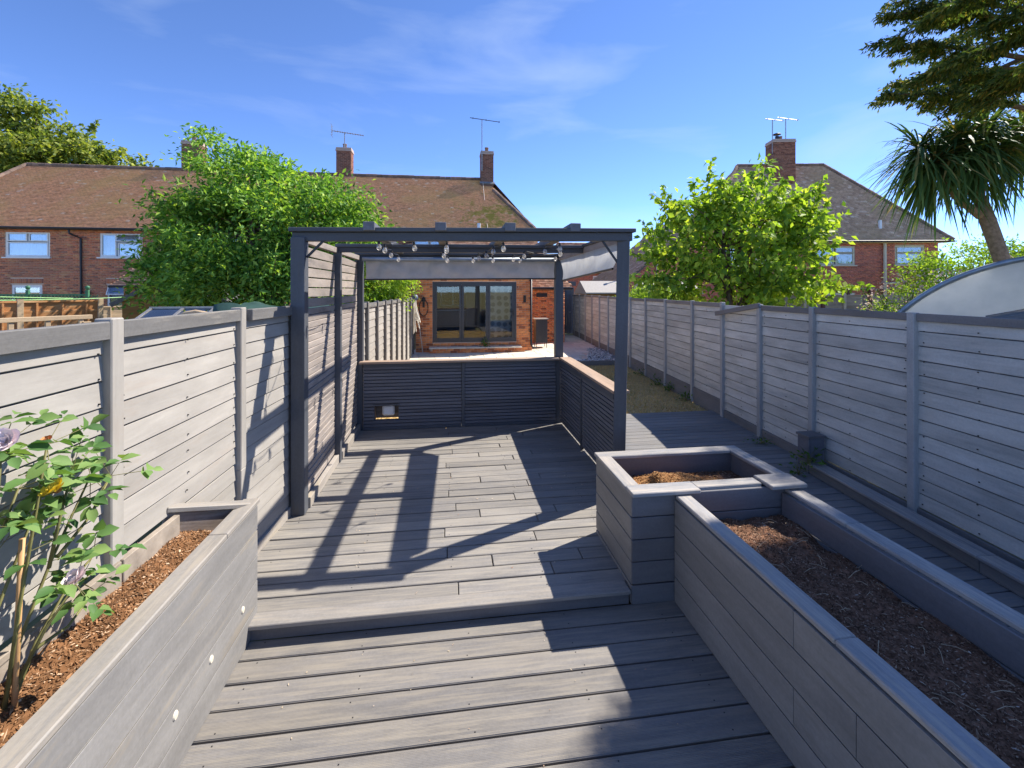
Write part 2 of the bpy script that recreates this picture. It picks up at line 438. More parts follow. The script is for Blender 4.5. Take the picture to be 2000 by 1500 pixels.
def ground_mat():
    m, t, out = new_mat('rough_ground')
    bs = N(t, 'BsdfPrincipled')
    tc = N(t, 'TexCoord')
    g = noise(t, tc.outputs['Object'], 0.35, 8, 0.65)
    g2 = noise(t, tc.outputs['Object'], 9, 5, 0.7)
    b = ramp(t, g, [(0.3, (0.15, 0.15, 0.06)), (0.55, (0.24, 0.21, 0.10)), (0.75, (0.32, 0.26, 0.15))])
    b = mixc(t, 1.0, b, ramp(t, g2, [(0.3, (0.65,) * 3), (0.7, (1.3,) * 3)]), 'MULTIPLY')
    t.links.new(b, bs.inputs['Base Color'])
    bs.inputs['Roughness'].default_value = 1
    bs.inputs['Specular IOR Level'].default_value = 0.05
    t.links.new(bump(t, g2, 0.6, 0.03), bs.inputs['Normal'])
    t.links.new(bs.outputs[0], out.inputs[0])
    return m
M['ground'] = ground_mat()

def milky_mat():
    m, t, out = new_mat('milky_ribbed_sheet')
    bs = N(t, 'BsdfPrincipled'); bs.inputs['Roughness'].default_value = .35
    tr = N(t, 'BsdfTranslucent')
    v = objvec(t, (1, 1, 1))
    g = noise(t, v, 2.5, 5, .6)
    b = ramp(t, g, [(.3, (.66, .70, .72)), (.7, (.82, .84, .85))])
    t.links.new(b, bs.inputs['Base Color']); t.links.new(b, tr.inputs[0])
    mx = N(t, 'MixShader'); mx.inputs[0].default_value = .62
    t.links.new(bs.outputs[0], mx.inputs[1]); t.links.new(tr.outputs[0], mx.inputs[2])
    t.links.new(mx.outputs[0], out.inputs[0])
    return m
M['milky'] = milky_mat()

def bulb_mat():
    m, t, out = new_mat('clear_bulb_glass')
    gl = N(t, 'BsdfGlossy'); gl.inputs['Roughness'].default_value = .08
    tp = N(t, 'BsdfTransparent')
    df = N(t, 'BsdfTranslucent'); df.inputs[0].default_value = (.85, .82, .78, 1)
    lw = N(t, 'LayerWeight'); lw.inputs[0].default_value = .45
    a = N(t, 'MixShader'); a.inputs[0].default_value = .5
    t.links.new(gl.outputs[0], a.inputs[1]); t.links.new(df.outputs[0], a.inputs[2])
    b = N(t, 'MixShader')
    ad = N(t, 'Math', operation='ADD'); ad.inputs[1].default_value = .22; ad.use_clamp = True
    t.links.new(lw.outputs['Facing'], ad.inputs[0]); t.links.new(ad.outputs[0], b.inputs[0])
    t.links.new(tp.outputs[0], b.inputs[1]); t.links.new(a.outputs[0], b.inputs[2])
    t.links.new(b.outputs[0], out.inputs[0])
    return m
M['bulb_glass'] = bulb_mat()

def blind_mat():
    m, t, out = new_mat('grey_blind_fabric')
    bs = N(t, 'BsdfPrincipled')
    tr = N(t, 'BsdfTranslucent')
    v = objvec(t, (1.2, 3, 1.2))
    g = noise(t, v, 2.2, 6, 0.65, 0.6)
    v2 = objvec(t, (1, 1, 1))
    g2 = noise(t, v2, 9, 5, 0.7)
    b = ramp(t, g, [(0.3, (0.42, 0.43, 0.45)), (0.6, (0.54, 0.53, 0.52)), (0.85, (0.47, 0.48, 0.38))])
    b = mixc(t, 0.3, b, ramp(t, g2, [(0.35, (0.38, 0.39, 0.41)), (0.7, (0.60, 0.60, 0.59))]))
    t.links.new(b, bs.inputs['Base Color'])
    t.links.new(b, tr.inputs[0])
    bs.inputs['Roughness'].default_value = 0.7
    mx = N(t, 'MixShader')
    mx.inputs[0].default_value = 0.45
    t.links.new(bs.outputs[0], mx.inputs[1])
    t.links.new(tr.outputs[0], mx.inputs[2])
    t.links.new(mx.outputs[0], out.inputs[0])
    return m
M['blind'] = blind_mat()

def wallpaper_mat():
    m, t, out = new_mat('leaf_motif_wallpaper')
    bs = N(t, 'BsdfPrincipled')
    vo = N(t, 'TexVoronoi')
    vo.inputs['Scale'].default_value = 4.2
    vo.inputs['Randomness'].default_value = 0.25
    tc = N(t, 'TexCoord')
    t.links.new(tc.outputs['Object'], vo.inputs['Vector'])
    g = noise(t, tc.outputs['Object'], 26, 3, 0.6)
    ad = N(t, 'Math', operation='MULTIPLY_ADD')
    ad.inputs[1].default_value = 0.35
    t.links.new(g, ad.inputs[0])
    t.links.new(vo.outputs['Distance'], ad.inputs[2])
    b = ramp(t, ad.outputs[0], [(0.48, (0.20, 0.21, 0.22)), (0.62, (0.62, 0.62, 0.60))])
    t.links.new(b, bs.inputs['Base Color'])
    t.links.new(bs.outputs[0], out.inputs[0])
    return m
M['wallpaper'] = wallpaper_mat()

# ------------------------------------------------------------------ builders
def link(name, mesh, parent=None, loc=(0, 0, 0), rot=None):
    o = bpy.data.objects.new(name, mesh)
    COL.objects.link(o)
    o.location = loc
    if rot is not None:
        o.rotation_euler = rot
    if parent is not None:
        o.parent = parent
    return o

def tag(o, label=None, cat=None, group=None, kind=None):
    if label: o['label'] = label
    if cat: o['category'] = cat
    if group: o['group'] = group
    if kind: o['kind'] = kind
    return o

def thing(name, label, cat, loc=(0, 0, 0), rotz=0.0, group=None, kind=None):
    o = link(name, None, None, loc, (0, 0, rotz))
    return tag(o, label, cat, group, kind)

def mesh_of(name, V, F, mats, smooth=False, fm=None):
    me = bpy.data.meshes.new(name)
    me.from_pydata([tuple(map(float, v)) for v in V], [], F)
    for m in (mats if isinstance(mats, (list, tuple)) else [mats]):
        me.materials.append(m)
    if fm is not None:
        me.polygons.foreach_set('material_index', fm)
    if smooth:
        me.polygons.foreach_set('use_smooth', [True] * len(me.polygons))
    me.update()
    return me

def np_mesh(name, V, F, mat, smooth=False):
    """V (n,3) array, F (m,k) array of equal-sized faces"""
    V = np.asarray(V, dtype=np.float32)
    F = np.asarray(F, dtype=np.int32)
    k = F.shape[1]
    me = bpy.data.meshes.new(name)
    me.vertices.add(len(V))
    me.vertices.foreach_set('co', V.ravel())
    me.loops.add(F.size)
    me.loops.foreach_set('vertex_index', F.ravel())
    me.polygons.add(len(F))
    me.polygons.foreach_set('loop_start', np.arange(0, F.size, k, dtype=np.int32))
    me.polygons.foreach_set('loop_total', np.full(len(F), k, dtype=np.int32))
    if smooth:
        me.polygons.foreach_set('use_smooth', np.ones(len(F), dtype=bool))
    me.update(calc_edges=True)
    me.materials.append(mat)
    return me

_boxes = {}
def box_mesh(dx, dy, dz, mat, bev=0.003):
    key = (round(dx, 3), round(dy, 3), round(dz, 3), mat.name, bev)
    if key in _boxes:
        return _boxes[key]
    bm = bmesh.new()
    bmesh.ops.create_cube(bm, size=1.0)
    for v in bm.verts:
        v.co = Vector((v.co.x * dx, v.co.y * dy, v.co.z * dz))
    if bev > 0:
        b = min(bev, 0.3 * min(dx, dy, dz))
        bmesh.ops.bevel(bm, geom=list(bm.edges), offset=b, segments=1, affect='EDGES', profile=0.5)
    me = bpy.data.meshes.new('box')
    bm.to_mesh(me)
    bm.free()
    me.materials.append(mat)
    _boxes[key] = me
    return me

def box(name, mat, c, dims, parent=None, rot=None, bev=0.003):
    """box centred at c"""
    return link(name, box_mesh(*dims, mat, bev), parent, c, rot)

def bar(name, mat, a, b, w, h, parent=None, roll=0.0, bev=0.004):
    """bar from a to b, w across, h high; local X runs along it"""
    a = Vector(a); b = Vector(b)
    d = b - a
    q = d.to_track_quat('X', 'Z')
    e = (q @ Euler((roll, 0, 0)).to_quaternion()).to_euler()
    return link(name, box_mesh(d.length, w, h, mat, bev), parent, (a + b) / 2, e)

class Geo:
    """collects boxes, bars and tubes for ONE mesh"""
    def __init__(self):
        self.V = []; self.F = []
    def add(self, V, F):
        n = len(self.V)
        self.V += [tuple(v) for v in V]
        self.F += [tuple(i + n for i in f) for f in F]
    def box(self, c, d, rot=None):
        x, y, z = d[0] / 2, d[1] / 2, d[2] / 2
        P = [Vector((sx * x, sy * y, sz * z)) for sx in (-1, 1) for sy in (-1, 1) for sz in (-1, 1)]
        if rot is not None:
            R = Euler(rot).to_matrix()
            P = [R @ p for p in P]
        c = Vector(c)
        self.add([p + c for p in P], [(0, 1, 3, 2), (4, 6, 7, 5), (0, 4, 5, 1), (2, 3, 7, 6), (0, 2, 6, 4), (1, 5, 7, 3)])
    def tube(self, pts, rad, sides=6, caps=True):
        pts = [Vector(p) for p in pts]
        rs = rad if isinstance(rad, (list, tuple)) else [rad] * len(pts)
        rings = []
        up = Vector((0, 0, 1))
        for i, p in enumerate(pts):
            d = (pts[min(i + 1, len(pts) - 1)] - pts[max(i - 1, 0)])
            if d.length < 1e-9: d = Vector((0, 0, 1))
            d.normalize()
            s = d.cross(up)
            if s.length < 0.05: s = d.cross(Vector((1, 0, 0)))
            s.normalize()
            u = s.cross(d)
            rings.append([p + (s * math.cos(2 * PI * k / sides) + u * math.sin(2 * PI * k / sides)) * rs[i] for k in range(sides)])
        V = [v for r in rings for v in r]
        F = []
        for i in range(len(pts) - 1):
            for k in range(sides):
                k2 = (k + 1) % sides
                F.append((i * sides + k, i * sides + k2, (i + 1) * sides + k2, (i + 1) * sides + k))
        if caps:
            F.append(tuple(range(sides - 1, -1, -1)))
            F.append(tuple((len(pts) - 1) * sides + k for k in range(sides)))
        self.add(V, F)
    def lathe(self, prof, c=(0, 0, 0), sides=12):
        c = Vector(c)
        V = []; F = []
        for r, z in prof:
            for k in range(sides):
                a = 2 * PI * k / sides
                V.append(c + Vector((r * math.cos(a), r * math.sin(a), z)))
        for i in range(len(prof) - 1):
            for k in range(sides):
                k2 = (k + 1) % sides
                F.append((i * sides + k, i * sides + k2, (i + 1) * sides + k2, (i + 1) * sides + k))
        self.add(V, F)
    def build(self, name, mat, parent=None, loc=(0, 0, 0), rot=None, smooth=False):
        return link(name, mesh_of(name, self.V, self.F, mat, smooth), parent, loc, rot)

# ------------------------------------------------------------------ ground
g = Geo()
g.add([(-700, -300, -0.16), (700, -300, -0.16), (700, 1200, -0.16), (-700, 1200, -0.16)], [(0, 1, 2, 3)])
tag(g.build('ground', M['ground']), kind='structure')

# ------------------------------------------------------------------ decks
def deck_board(parent, mat, x0, x1, y, w, ztop, th=0.028, tilt=0.0, yaw=0.0, name='deck_board'):
    return box(name, mat, ((x0 + x1) / 2, y, ztop - th / 2), (round(x1 - x0, 2), w, th), parent, (tilt, 0, yaw), 0.004)

lower = thing('lower_deck', None, None, kind='structure')
y = 2.80 - 0.072
while y > 0.2:
    deck_board(lower, M['deck_lower'], -1.13, 1.46, y, 0.139, 0.0, yaw=random.uniform(-.0015, .0015))
    y -= 0.150
scr = Geo(); rr = random.Random(3); y = 2.80 - 0.072
while y > 0.2:
    for xj in (-1.02, -.46, .12, .70, 1.30):
        for dy in (-.045, .045):
            if rr.random() < .45: continue
            scr.box((xj + rr.uniform(-.02, .02), y + dy + rr.uniform(-.008, .008), .0), (.0055, .0055, .003))
    y -= .15
scr.build('screw', M['black_metal'], lower)['kind'] = 'stuff'
gsub = Geo(); gsub.box((0.17, 1.5, -0.09), (2.7, 2.7, 0.03))
gsub.build('underframe', M['black_plastic'], lower)

upper = thing('upper_deck', None, None, kind='structure')
y = 2.885 + 0.062
row = 0
while y < 6.62:
    yaw = 0.0
    pieces = []
    xl, xr = -1.36, 1.62
    gap = 0.006
    j1 = [0.02, None, 0.30, 0.04, None][row % 5]
    j2 = [None, 0.74, 0.95, None, 0.62][row % 5]
    cuts = [xl] + [j + random.uniform(-.05, .05) for j in (j1, j2) if j is not None] + [xr]
    for a, b in zip(cuts[:-1], cuts[1:]):
        skew = random.uniform(-.004, .004)
        deck_board(upper, M['deck_upper'], a + .003, b - .003, y + random.uniform(-.003, .003), 0.128 + random.uniform(-.005, .004), 0.1 + random.uniform(-.002, .002), tilt=random.uniform(-.008, .008), yaw=skew)
    y += 0.1385
    row += 1
scr = Geo(); rr = random.Random(4); y = 2.885 + .062
while y < 6.6:
    for xj in (-1.2, -.62, .03, .62, 1.2):
        for dy in (-.04, .04):
            if rr.random() < .5: continue
            scr.box((xj + rr.uniform(-.02, .02), y + dy, .1015), (.005, .005, .003))
    y += .1385
scr.build('screw', M['black_metal'], upper)['kind'] = 'stuff'
gsub = Geo(); gsub.box((0.13, 4.72, 0.01), (2.98, 3.78, 0.03))
gsub.build('underframe', M['black_plastic'], upper)
box('step_nosing', M['planter_cap'], (0.01, 2.826, 0.0905), (2.26, 0.112, 0.026), upper, (0.02, 0, 0), 0.004)
box('step_riser', M['planter_dark'], (0.01, 2.812, 0.037), (2.26, 0.022, 0.078), upper)

walk = thing('walkway_deck', None, None, kind='structure')
y = 0.4
while y < 7.42:
    x0 = 2.42 if y < 3.55 else 1.72
    deck_board(walk, M['deck_walk'], x0, 3.93 + .085 * y, y, 0.132, -0.1, tilt=random.uniform(-.006, .006), yaw=random.uniform(-.002, .002))
    y += 0.1395
gsub = Geo(); gsub.box((3.0, 3.9, -0.145), (2.6, 7.0, 0.03))
gsub.build('underframe', M['black_plastic'], walk)

# ------------------------------------------------------------------ fences
def fence(name, label, A, B, side, posts, ztop, zbase, pitch, mboard, mpost, mcap, group=None,
          post_w=0.075, post_out=0.045, cap_h=0.085, cap_over=0.0, skip_cap=(), gravel=None, gravel_m=None, post_top=0.012, lean=0.0, base_z=None, tilt=0.07, capname='capping_rail', gap=0.005, post_bot=None, cap_from=0.0, jitter=0.0):
    A = Vector((A[0], A[1], 0)); B = Vector((B[0], B[1], 0))
    L = (B - A).length
    rz = math.atan2(B.y - A.y, B.x - A.x)
    t = thing(name, label, 'fence', A, rz, group)
    zt = ztop if callable(ztop) else (lambda s: ztop)
    zb = zbase if callable(zbase) else (lambda s: zbase)
    edges = [0.0] + [p for p in posts if 0 < p < L] + [L]
    for p in posts:
        top = zt(p) + post_top
        bot = (zb(p) if post_bot is None else post_bot)
        h = top - bot
        lx = random.uniform(-jitter, jitter)
        o = bar('fence_post', mpost, (p - lx, side * (post_out - 0.02), bot), (p + lx, side * (post_out - 0.02), top), post_w, 0.075, t, bev=0.005)
    for i in range(len(edges) - 1):
        a, b = edges[i], edges[i + 1]
        if b - a < 0.12: continue
        x0 = a + (post_w / 2 - 0.01 if a in posts else 0)
        x1 = b - (post_w / 2 - 0.01 if b in posts else 0)
        zz0, zz1 = zb((a + b) / 2), zt((a + b) / 2)
        dz = random.uniform(-jitter, jitter)
        n = max(1, int(round((zz1 - 0.03 - zz0) / pitch)))
        pp = (zz1 - 0.03 - zz0) / n
        for k in range(n):
            zc = zz0 + (k + 0.5) * pp
            slope = math.atan2(zt(b) - zt(a), b - a) * (k / n) * -1
            r = random.uniform(-.003, .003)
            box('fence_board', mboard, ((x0 + x1) / 2, 0.002 * side, zc + dz), (round(x1 - x0, 2), 0.016, round(pp - gap, 3)), t,
                (side * tilt + random.uniform(-.012, .012), slope + r * .6, 0), 0.003)
        if i not in skip_cap and mcap is not None and b > cap_from:
            cw = 0.034
            bar(capname, mcap, (a + (post_w / 2 if a in posts else 0) + 0.002, side * (0.018 + cap_over), zt(a) - cap_h / 2 + dz), (b - (post_w / 2 if b in posts else 0) - 0.002, side * (0.018 + cap_over), zt(b) - cap_h / 2 + dz), cw, cap_h, t)
        if gravel:
            h, off = gravel
            if h == 'ground': h = zz0 + .17
            h = round(h, 3)
            box('gravel_board', gravel_m, ((a + b) / 2, side * off, zz0 - h / 2), (round(b - a - (0.06 if off < .03 else 0.004), 2), 0.03, h), t)
    for p0, p1 in zip(edges[:-1], edges[1:]):
        m = (p0 + p1) / 2
        box('backing_board', M['slat_dark'], (m, -side * 0.022, (zt(m) + zb(m)) / 2 - .02), (round(p1 - p0 - .03, 2), 0.008, round(zt(m) - zb(m) - .05, 2)), t)  # added dark sheet, stands in for the shadow lines between boards
    # plain battens on the hidden side hold the boards
    for p0, p1 in zip(edges[:-1], edges[1:]):
        m = (p0 + p1) / 2
        box('batten', mpost, (m, -side * 0.03, (zt(m) + zb(m)) / 2), (0.04, 0.03, round(zt(m) - zb(m) - .05, 2)), t)
    return t

# right boundary: seen in shade, long run from beside the camera to the side gate
RA = Vector((3.92 + .085 * 0.9, 0.9)); RB = Vector((3.92 + .085 * 20.4, 20.4))
def r_s(yv): return (yv - 0.9) * math.sqrt(1 + .085 ** 2)
r_posts = [r_s(v) for v in (2.35, 3.66, 4.96, 6.02, 7.06, 8.18, 9.5, 10.75, 11.95, 13.1, 14.25, 15.4, 16.55, 17.7, 18.85, 20.0)]
rf = fence('timber_fence', 'long weathered blue grey boarded fence along the right side with slipping cap rail', RA, RB, +1, r_posts,
      1.775, lambda s: 0.02 if s < 6.4 else 0.16, 0.133, M['fence_blue'], M['fence_blue_post'], M['fence_dark'],
      cap_h=0.07, skip_cap=(4,), gravel=('ground', 0.012), gravel_m=M['fence_dark'], post_bot=-0.12, jitter=0.008, gap=0.009, post_w=0.062)
nl = Geo(); rr = random.Random(6)
for s_ in r_posts[:6]:
    for ds in (-.09, .09, -.55):
        for k in range(13):
            nl.box((s_ + ds + rr.uniform(-.01, .01), .0165, .05 + k * .1315 + rr.uniform(-.03, .03)), (.009, .006, .009))
nl.build('nail', M['black_metal'], rf)['kind'] = 'stuff'
# the slipped cap: one end drops off its post
s0, s1 = r_posts[3], r_posts[4]
bar('capping_rail', M['fence_dark'], (s0 - .03, 0.05, 1.77), (s1 + .02, 0.13, 1.60), 0.045, 0.07, rf)['label'] = 'cap rail that has slipped off at its far end'

# left boundary in front: behind the soil bed
def lfx(yv): return -1.43 + 0.028 * (yv - 2.7)
L0, L1 = 0.5, 3.345
lf = fence('timber_fence', 'pale grey boarded fence standing behind the rose and the soil bed', (lfx(L0), L0), (lfx(L1), L1), -1,
      [0.55, 1.69, L1 - L0 - .005], 1.865, 0.835, 0.107, M['fence_pale'], M['fence_pale'], M['fence_cap'],
      cap_h=0.078, post_w=0.070, post_out=0.03, post_bot=0.79, cap_over=0.006, tilt=0.075)
box('gravel_board', M['gravel_board'], (.27, -.045, .735), (.54, .03, .20), lf)
box('gravel_board', M['gravel_board'], (1.12, -.045, .735), (1.14, .03, .20), lf)
box('gravel_board', M['gravel_board'], (1.90, -.045, .735), (.40, .03, .20), lf)
for k in range(6):
    box('fence_board', M['fence_pale'], (2.45, .002 * -1, .222 + k * .107 + .02), (.72, .016, .102), lf, (-.075, 0, 0))
bar('fence_post', M['fence_pale'], (L1 - L0 - .005, -.01, .15), (L1 - L0 - .005, -.01, .79), .07, .075, lf)
nl = Geo(); rr = random.Random(16)
for s_ in (.63, 1.15, 1.62, 1.76, 2.25, 2.77):
    for k in range(9):
        nl.box((s_ + rr.uniform(-.008, .008), -.0155, .90 + k * .104 + rr.uniform(-.01, .01)), (.006, .006, .006))
nl.build('nail', M['black_metal'], lf)['kind'] = 'stuff'
# the last panel up to the pergola, its cap starting short of the post
PAx = (lfx(3.37) + .012, 3.37); PBx = (-1.33, 4.20)
pf = fence('timber_fence', 'short sunlit fence panel between the end of the soil bed and the pergola post', PAx, PBx, -1,
      [], 1.862, 0.17, 0.107, M['fence_pale'], M['fence_pale'], None, tilt=0.07)
bar('capping_rail', M['fence_cap'], (.05, -.03, 1.822), (.76, -.026, 1.822), .045, .08, pf)
box('kick_board', M['trim_light'], (0.2, -0.02, 0.135), (1.1, 0.03, 0.075), pf)
# beyond the pergola, up to the house
fence('timber_fence', 'pale grey fence of narrow bays beyond the pergola running to the brick extension', (-1.30, 6.58), (-1.12, 15.1), -1,
      [0.85, 1.75, 2.65, 3.5, 4.4, 5.4, 6.4, 7.4, 8.3], lambda s: 1.80 - 0.008 * s, -0.05, 0.128, M['fence_pale'], M['fence_cap'], M['fence_cap'], cap_h=0.075, post_w=0.07, jitter=0.012)

# ------------------------------------------------------------------ pergola
pg = thing('pergola', 'charcoal timber pergola with slatted walls and open rafters over the deck', 'pergola', (0.18, 5.3, 0.1))
def pgp(v): return Vector(v) - Vector((0.18, 5.3, 0.1))
def pbar(name, m, a, b, w, h, **k): return bar(name, m, pgp(a), pgp(b), w, h, pg, **k)
def pbox(name, m, c, d, rot=None, **k): return box(name, m, pgp(c), d, pg, rot, **k)
ZT = 2.50
# posts
pbar('post', M['pergola'], (-1.25, 4.13, 0.1), (-1.25, 4.13, 2.44), 0.112, 0.112)
pbar('post', M['pergola'], (1.585, 4.15, 0.1), (1.63, 4.13, 2.50), 0.112, 0.112)
pbar('post', M['pergola'], (-1.205, 5.30, 0.1), (-1.205, 5.30, 2.42), 0.075, 0.075)
pbar('post', M['pergola'], (-1.185, 6.46, 0.1), (-1.185, 6.46, 2.42), 0.10, 0.10)
pbar('post', M['pergola'], (1.575, 6.47, 0.1), (1.575, 6.47, 2.44), 0.112, 0.112)
# beams: each a board with a flat cap on it
pbar('beam', M['pergola'], (-1.30, 4.14, 2.445), (1.69, 4.10, 2.485), 0.075, 0.075)
pbar('beam_cap', M['pergola'], (-1.32, 4.13, 2.502), (1.71, 4.09, 2.542), 0.13, 0.036)
pbar('beam', M['pergola'], (-1.22, 5.30, 2.435), (1.60, 5.30, 2.455), 0.06, 0.055)
pbar('beam_cap', M['pergola'], (-1.22, 5.29, 2.480), (1.60, 5.29, 2.500), 0.10, 0.036)
pbar('beam', M['pergola'], (-1.22, 6.46, 2.435), (1.62, 6.47, 2.445), 0.06, 0.055)
pbar('beam_cap', M['pergola'], (-1.24, 6.45, 2.480), (1.64, 6.46, 2.490), 0.12, 0.036)
pbar('side_beam', M['slat_pale'], (1.63, 4.20, 2.47), (1.59, 6.41, 2.45), 0.06, 0.075)
pbar('side_beam_cap', M['pergola'], (1.635, 4.18, 2.525), (1.595, 6.40, 2.505), 0.10, 0.03)
pbar('side_beam', M['slat_pale'], (-1.245, 4.20, 2.43), (-1.195, 6.41, 2.42), 0.05, 0.06)
# rafters
for x in (-0.665, -0.063, 0.546, 1.14):
    dz = 0.012 * (x + .6)
    pbar('rafter', M['slat_dark'], (x, 4.03, 2.538 + dz), (x + .02, 6.56, 2.52 + dz * .4), 0.095, 0.075)
# straps
pbar('corner_brace', M['brace_metal'], (-1.19, 4.12, 2.27), (-1.04, 4.11, 2.425), 0.012, 0.022)
pbar('corner_brace', M['brace_metal'], (1.56, 4.11, 2.25), (1.40, 4.09, 2.46), 0.012, 0.022)
# left screen: close narrow slats below, wider open slats above
for (ya, yb) in ((4.19, 5.262), (5.338, 6.41)):
    xm = -1.235 + (ya + yb) / 2 * 0.0 + (0.02 if ya > 5 else 0)
    L = yb - ya
    z = 0.20
    while z < 1.80:
        pbox('slat', M['slat_pale'], (xm, (ya + yb) / 2, z + .028), (round(L, 2), 0.018, 0.056), (random.uniform(-.05, .05) + 0.10, random.uniform(-.002, .002), PI / 2), bev=0.003)
        z += 0.0605
    z = 1.84
    for k in range(6):
        pbox('slat', M['slat_pale'], (xm, (ya + yb) / 2, z + .038), (round(L, 2), 0.018, 0.080), (random.uniform(-.05, .05), random.uniform(-.004, .004), PI / 2), bev=0.003)
        z += 0.0905
    pbox('backing_board', M['slat_dark'], (xm - 0.035, (ya + yb) / 2, 0.98), (round(L, 2), 0.012, 1.66), (0, 0, PI / 2))
    pbox('kick_board', M['trim_light'], (xm + 0.03, (ya + yb) / 2 + .02, 0.145), (round(L, 2), 0.045, 0.09), (0, 0, PI / 2))
# rear low wall, with an opening for the lamp
for (xa, xb) in ((-1.13, 0.185), (0.235, 1.515)):
    z = 0.145
    while z < 0.955:
        segs = [(xa, xb)]
        if xa < -1 and 0.225 < z < 0.43:
            segs = [(xa, -0.985), (-0.665, xb)]
        for (a, b) in segs:
            pbox('slat', M['slat_dark'], ((a + b) / 2, 6.405, z + .018), (round(b - a, 2), 0.018, 0.036), (random.uniform(-.06, .06), random.uniform(-.001, .001), 0), bev=0.0025)
        z += 0.0455
    pbox('top_trim', M['pergola'], ((xa + xb) / 2, 6.40, 0.975), (round(xb - xa, 2), 0.03, 0.05))
    pbox('bottom_trim', M['pergola'], ((xa + xb) / 2, 6.41, 0.122), (round(xb - xa, 2), 0.03, 0.04))
pbox('mullion', M['pergola'], (0.21, 6.40, 0.55), (0.05, 0.035, 0.88))
gb = Geo()
for (x0, x1, z0, z1) in ((-1.13, -0.985, 0.13, 1.0), (-0.665, 1.52, 0.13, 1.0), (-0.985, -0.665, 0.435, 1.0), (-0.985, -0.665, 0.13, 0.235)):
    gb.box(pgp(((x0 + x1) / 2, 6.45, (z0 + z1) / 2)), (x1 - x0, 0.012, z1 - z0))
gb.build('backing_board', M['slat_dark'], pg)
pbox('wall_cap', M['cap_bare'], (0.19, 6.395, 1.018), (2.72, 0.14, 0.03))
# right low wall
for (ya, yb) in ((4.21, 5.27), (5.31, 6.36)):
    z = 0.145
    while z < 0.955:
        pbox('slat', M['slat_dark'], (1.575, (ya + yb) / 2, z + .018), (round(yb - ya, 2), 0.018, 0.036), (random.uniform(-.06, .06), random.uniform(-.001, .001), PI / 2), bev=0.0025)
        z += 0.0455
    pbox('backing_board', M['slat_dark'], (1.612, (ya + yb) / 2, 0.56), (round(yb - ya, 2), 0.012, 0.86), (0, 0, PI / 2))
    pbox('top_trim', M['pergola'], (1.57, (ya + yb) / 2, 0.975), (round(yb - ya, 2), 0.03, 0.05), (0, 0, PI / 2))
pbox('mullion', M['pergola'], (1.57, 5.29, 0.55), (0.035, 0.045, 0.88))
pbar('wall_cap', M['cap_bare'], (1.635, 4.205, 1.018), (1.655, 6.41, 1.018), 0.165, 0.03)
# recess box behind the lamp opening
rb = Geo()
rb.box(pgp((-0.825, 6.52, 0.445)), (0.34, 0.15, 0.012)); rb.box(pgp((-0.99, 6.52, 0.33)), (0.012, 0.15, 0.23)); rb.box(pgp((-0.66, 6.52, 0.33)), (0.012, 0.15, 0.23))
rb.box(pgp((-0.825, 6.60, 0.33)), (0.34, 0.012, 0.23))
rb.build('lamp_recess', M['soil_wall'], pg)
pbox('recess_trim', M['pergola'], (-0.825, 6.39, 0.44), (0.35, 0.02, 0.022))

wl = thing('wall_light', 'white bulkhead light in the square cut-out low in the slatted rear wall', 'light', (-0.81, 6.56, 0.25))
gl = Geo(); gl.box((0, 0, 0.09), (0.15, 0.05, 0.13)); gl.build('base', M['white_plastic'], wl)
box('diffuser', M['white_plastic'], (0, -0.05, 0.09), (0.165, 0.07, 0.14), wl, bev=0.025)

# roller blinds
def blind(name, label, a0, a1, b0, b1, nu=60, nv=10, depth=0.02, sgn=1, fold=1.0):
    """sheet between top edge a0-a1 and bottom edge b0-b1"""
    a0, a1, b0, b1 = map(Vector, (a0, a1, b0, b1))
    org = (a0 + a1) / 2
    t = thing(name, label, 'blind', org, 0, 'roller blinds on the pergola')
    nrm = (a1 - a0).cross(b0 - a0).normalized() * sgn
    V = []; F = []
    for layer in (0,):
        for i in range(nu + 1):
            u = i / nu
            for j in range(nv + 1):
                v = j / nv
                p = a0.lerp(a1, u).lerp(b0.lerp(b1, u), v)
                w = math.sin(u * 41 + v * 2.2 + math.sin(u * 13) * 2) * 0.5 + math.sin(u * 23 - v * 4.0) * 0.6 + math.sin(u * 71 + 3 * v) * 0.25
                w *= fold * depth * math.sin(PI * min(1, v * 1.05)) ** 0.7
                V.append(p - org + nrm * (w + depth * math.sin(PI * v) * 1.2 + layer * 0.002))
    n = (nu + 1) * (nv + 1)
    for layer in (0,):
        for i in range(nu):
            for j in range(nv):
                q = [layer * n + i * (nv + 1) + j, layer * n + (i + 1) * (nv + 1) + j, layer * n + (i + 1) * (nv + 1) + j + 1, layer * n + i * (nv + 1) + j + 1]
                F.append(tuple(q if layer == 0 else q[::-1]))
    link('fabric', mesh_of('fabric', V, F, M['blind'], True), t)
    return t, org
t, o = blind('roller_blind', 'long grey roller blind under the rear beam, partly lowered', (-1.09, 6.36, 2.385), (1.49, 6.36, 2.405), (-1.09, 6.37, 2.135), (1.49, 6.37, 2.155), depth=0.02, nu=110, fold=2.0)
gg = Geo(); gg.tube([Vector((-1.13, 6.35, 2.40)) - o, Vector((1.51, 6.36, 2.415)) - o], 0.028, 10); gg.build('roller', M['galv_rim'], t, smooth=True)
gg = Geo(); gg.tube([Vector((-1.11, 6.365, 2.13)) - o, Vector((1.50, 6.365, 2.150)) - o], 0.010, 8); gg.build('bottom_bar', M['black_plastic'], t)
t, o = blind('roller_blind', 'stained grey blind hanging on the right side of the pergola', (1.595, 4.22, 2.435), (1.57, 6.37, 2.425), (1.555, 4.22, 2.20), (1.545, 6.12, 2.125), nu=30, depth=0.02, fold=0.45, sgn=-1)
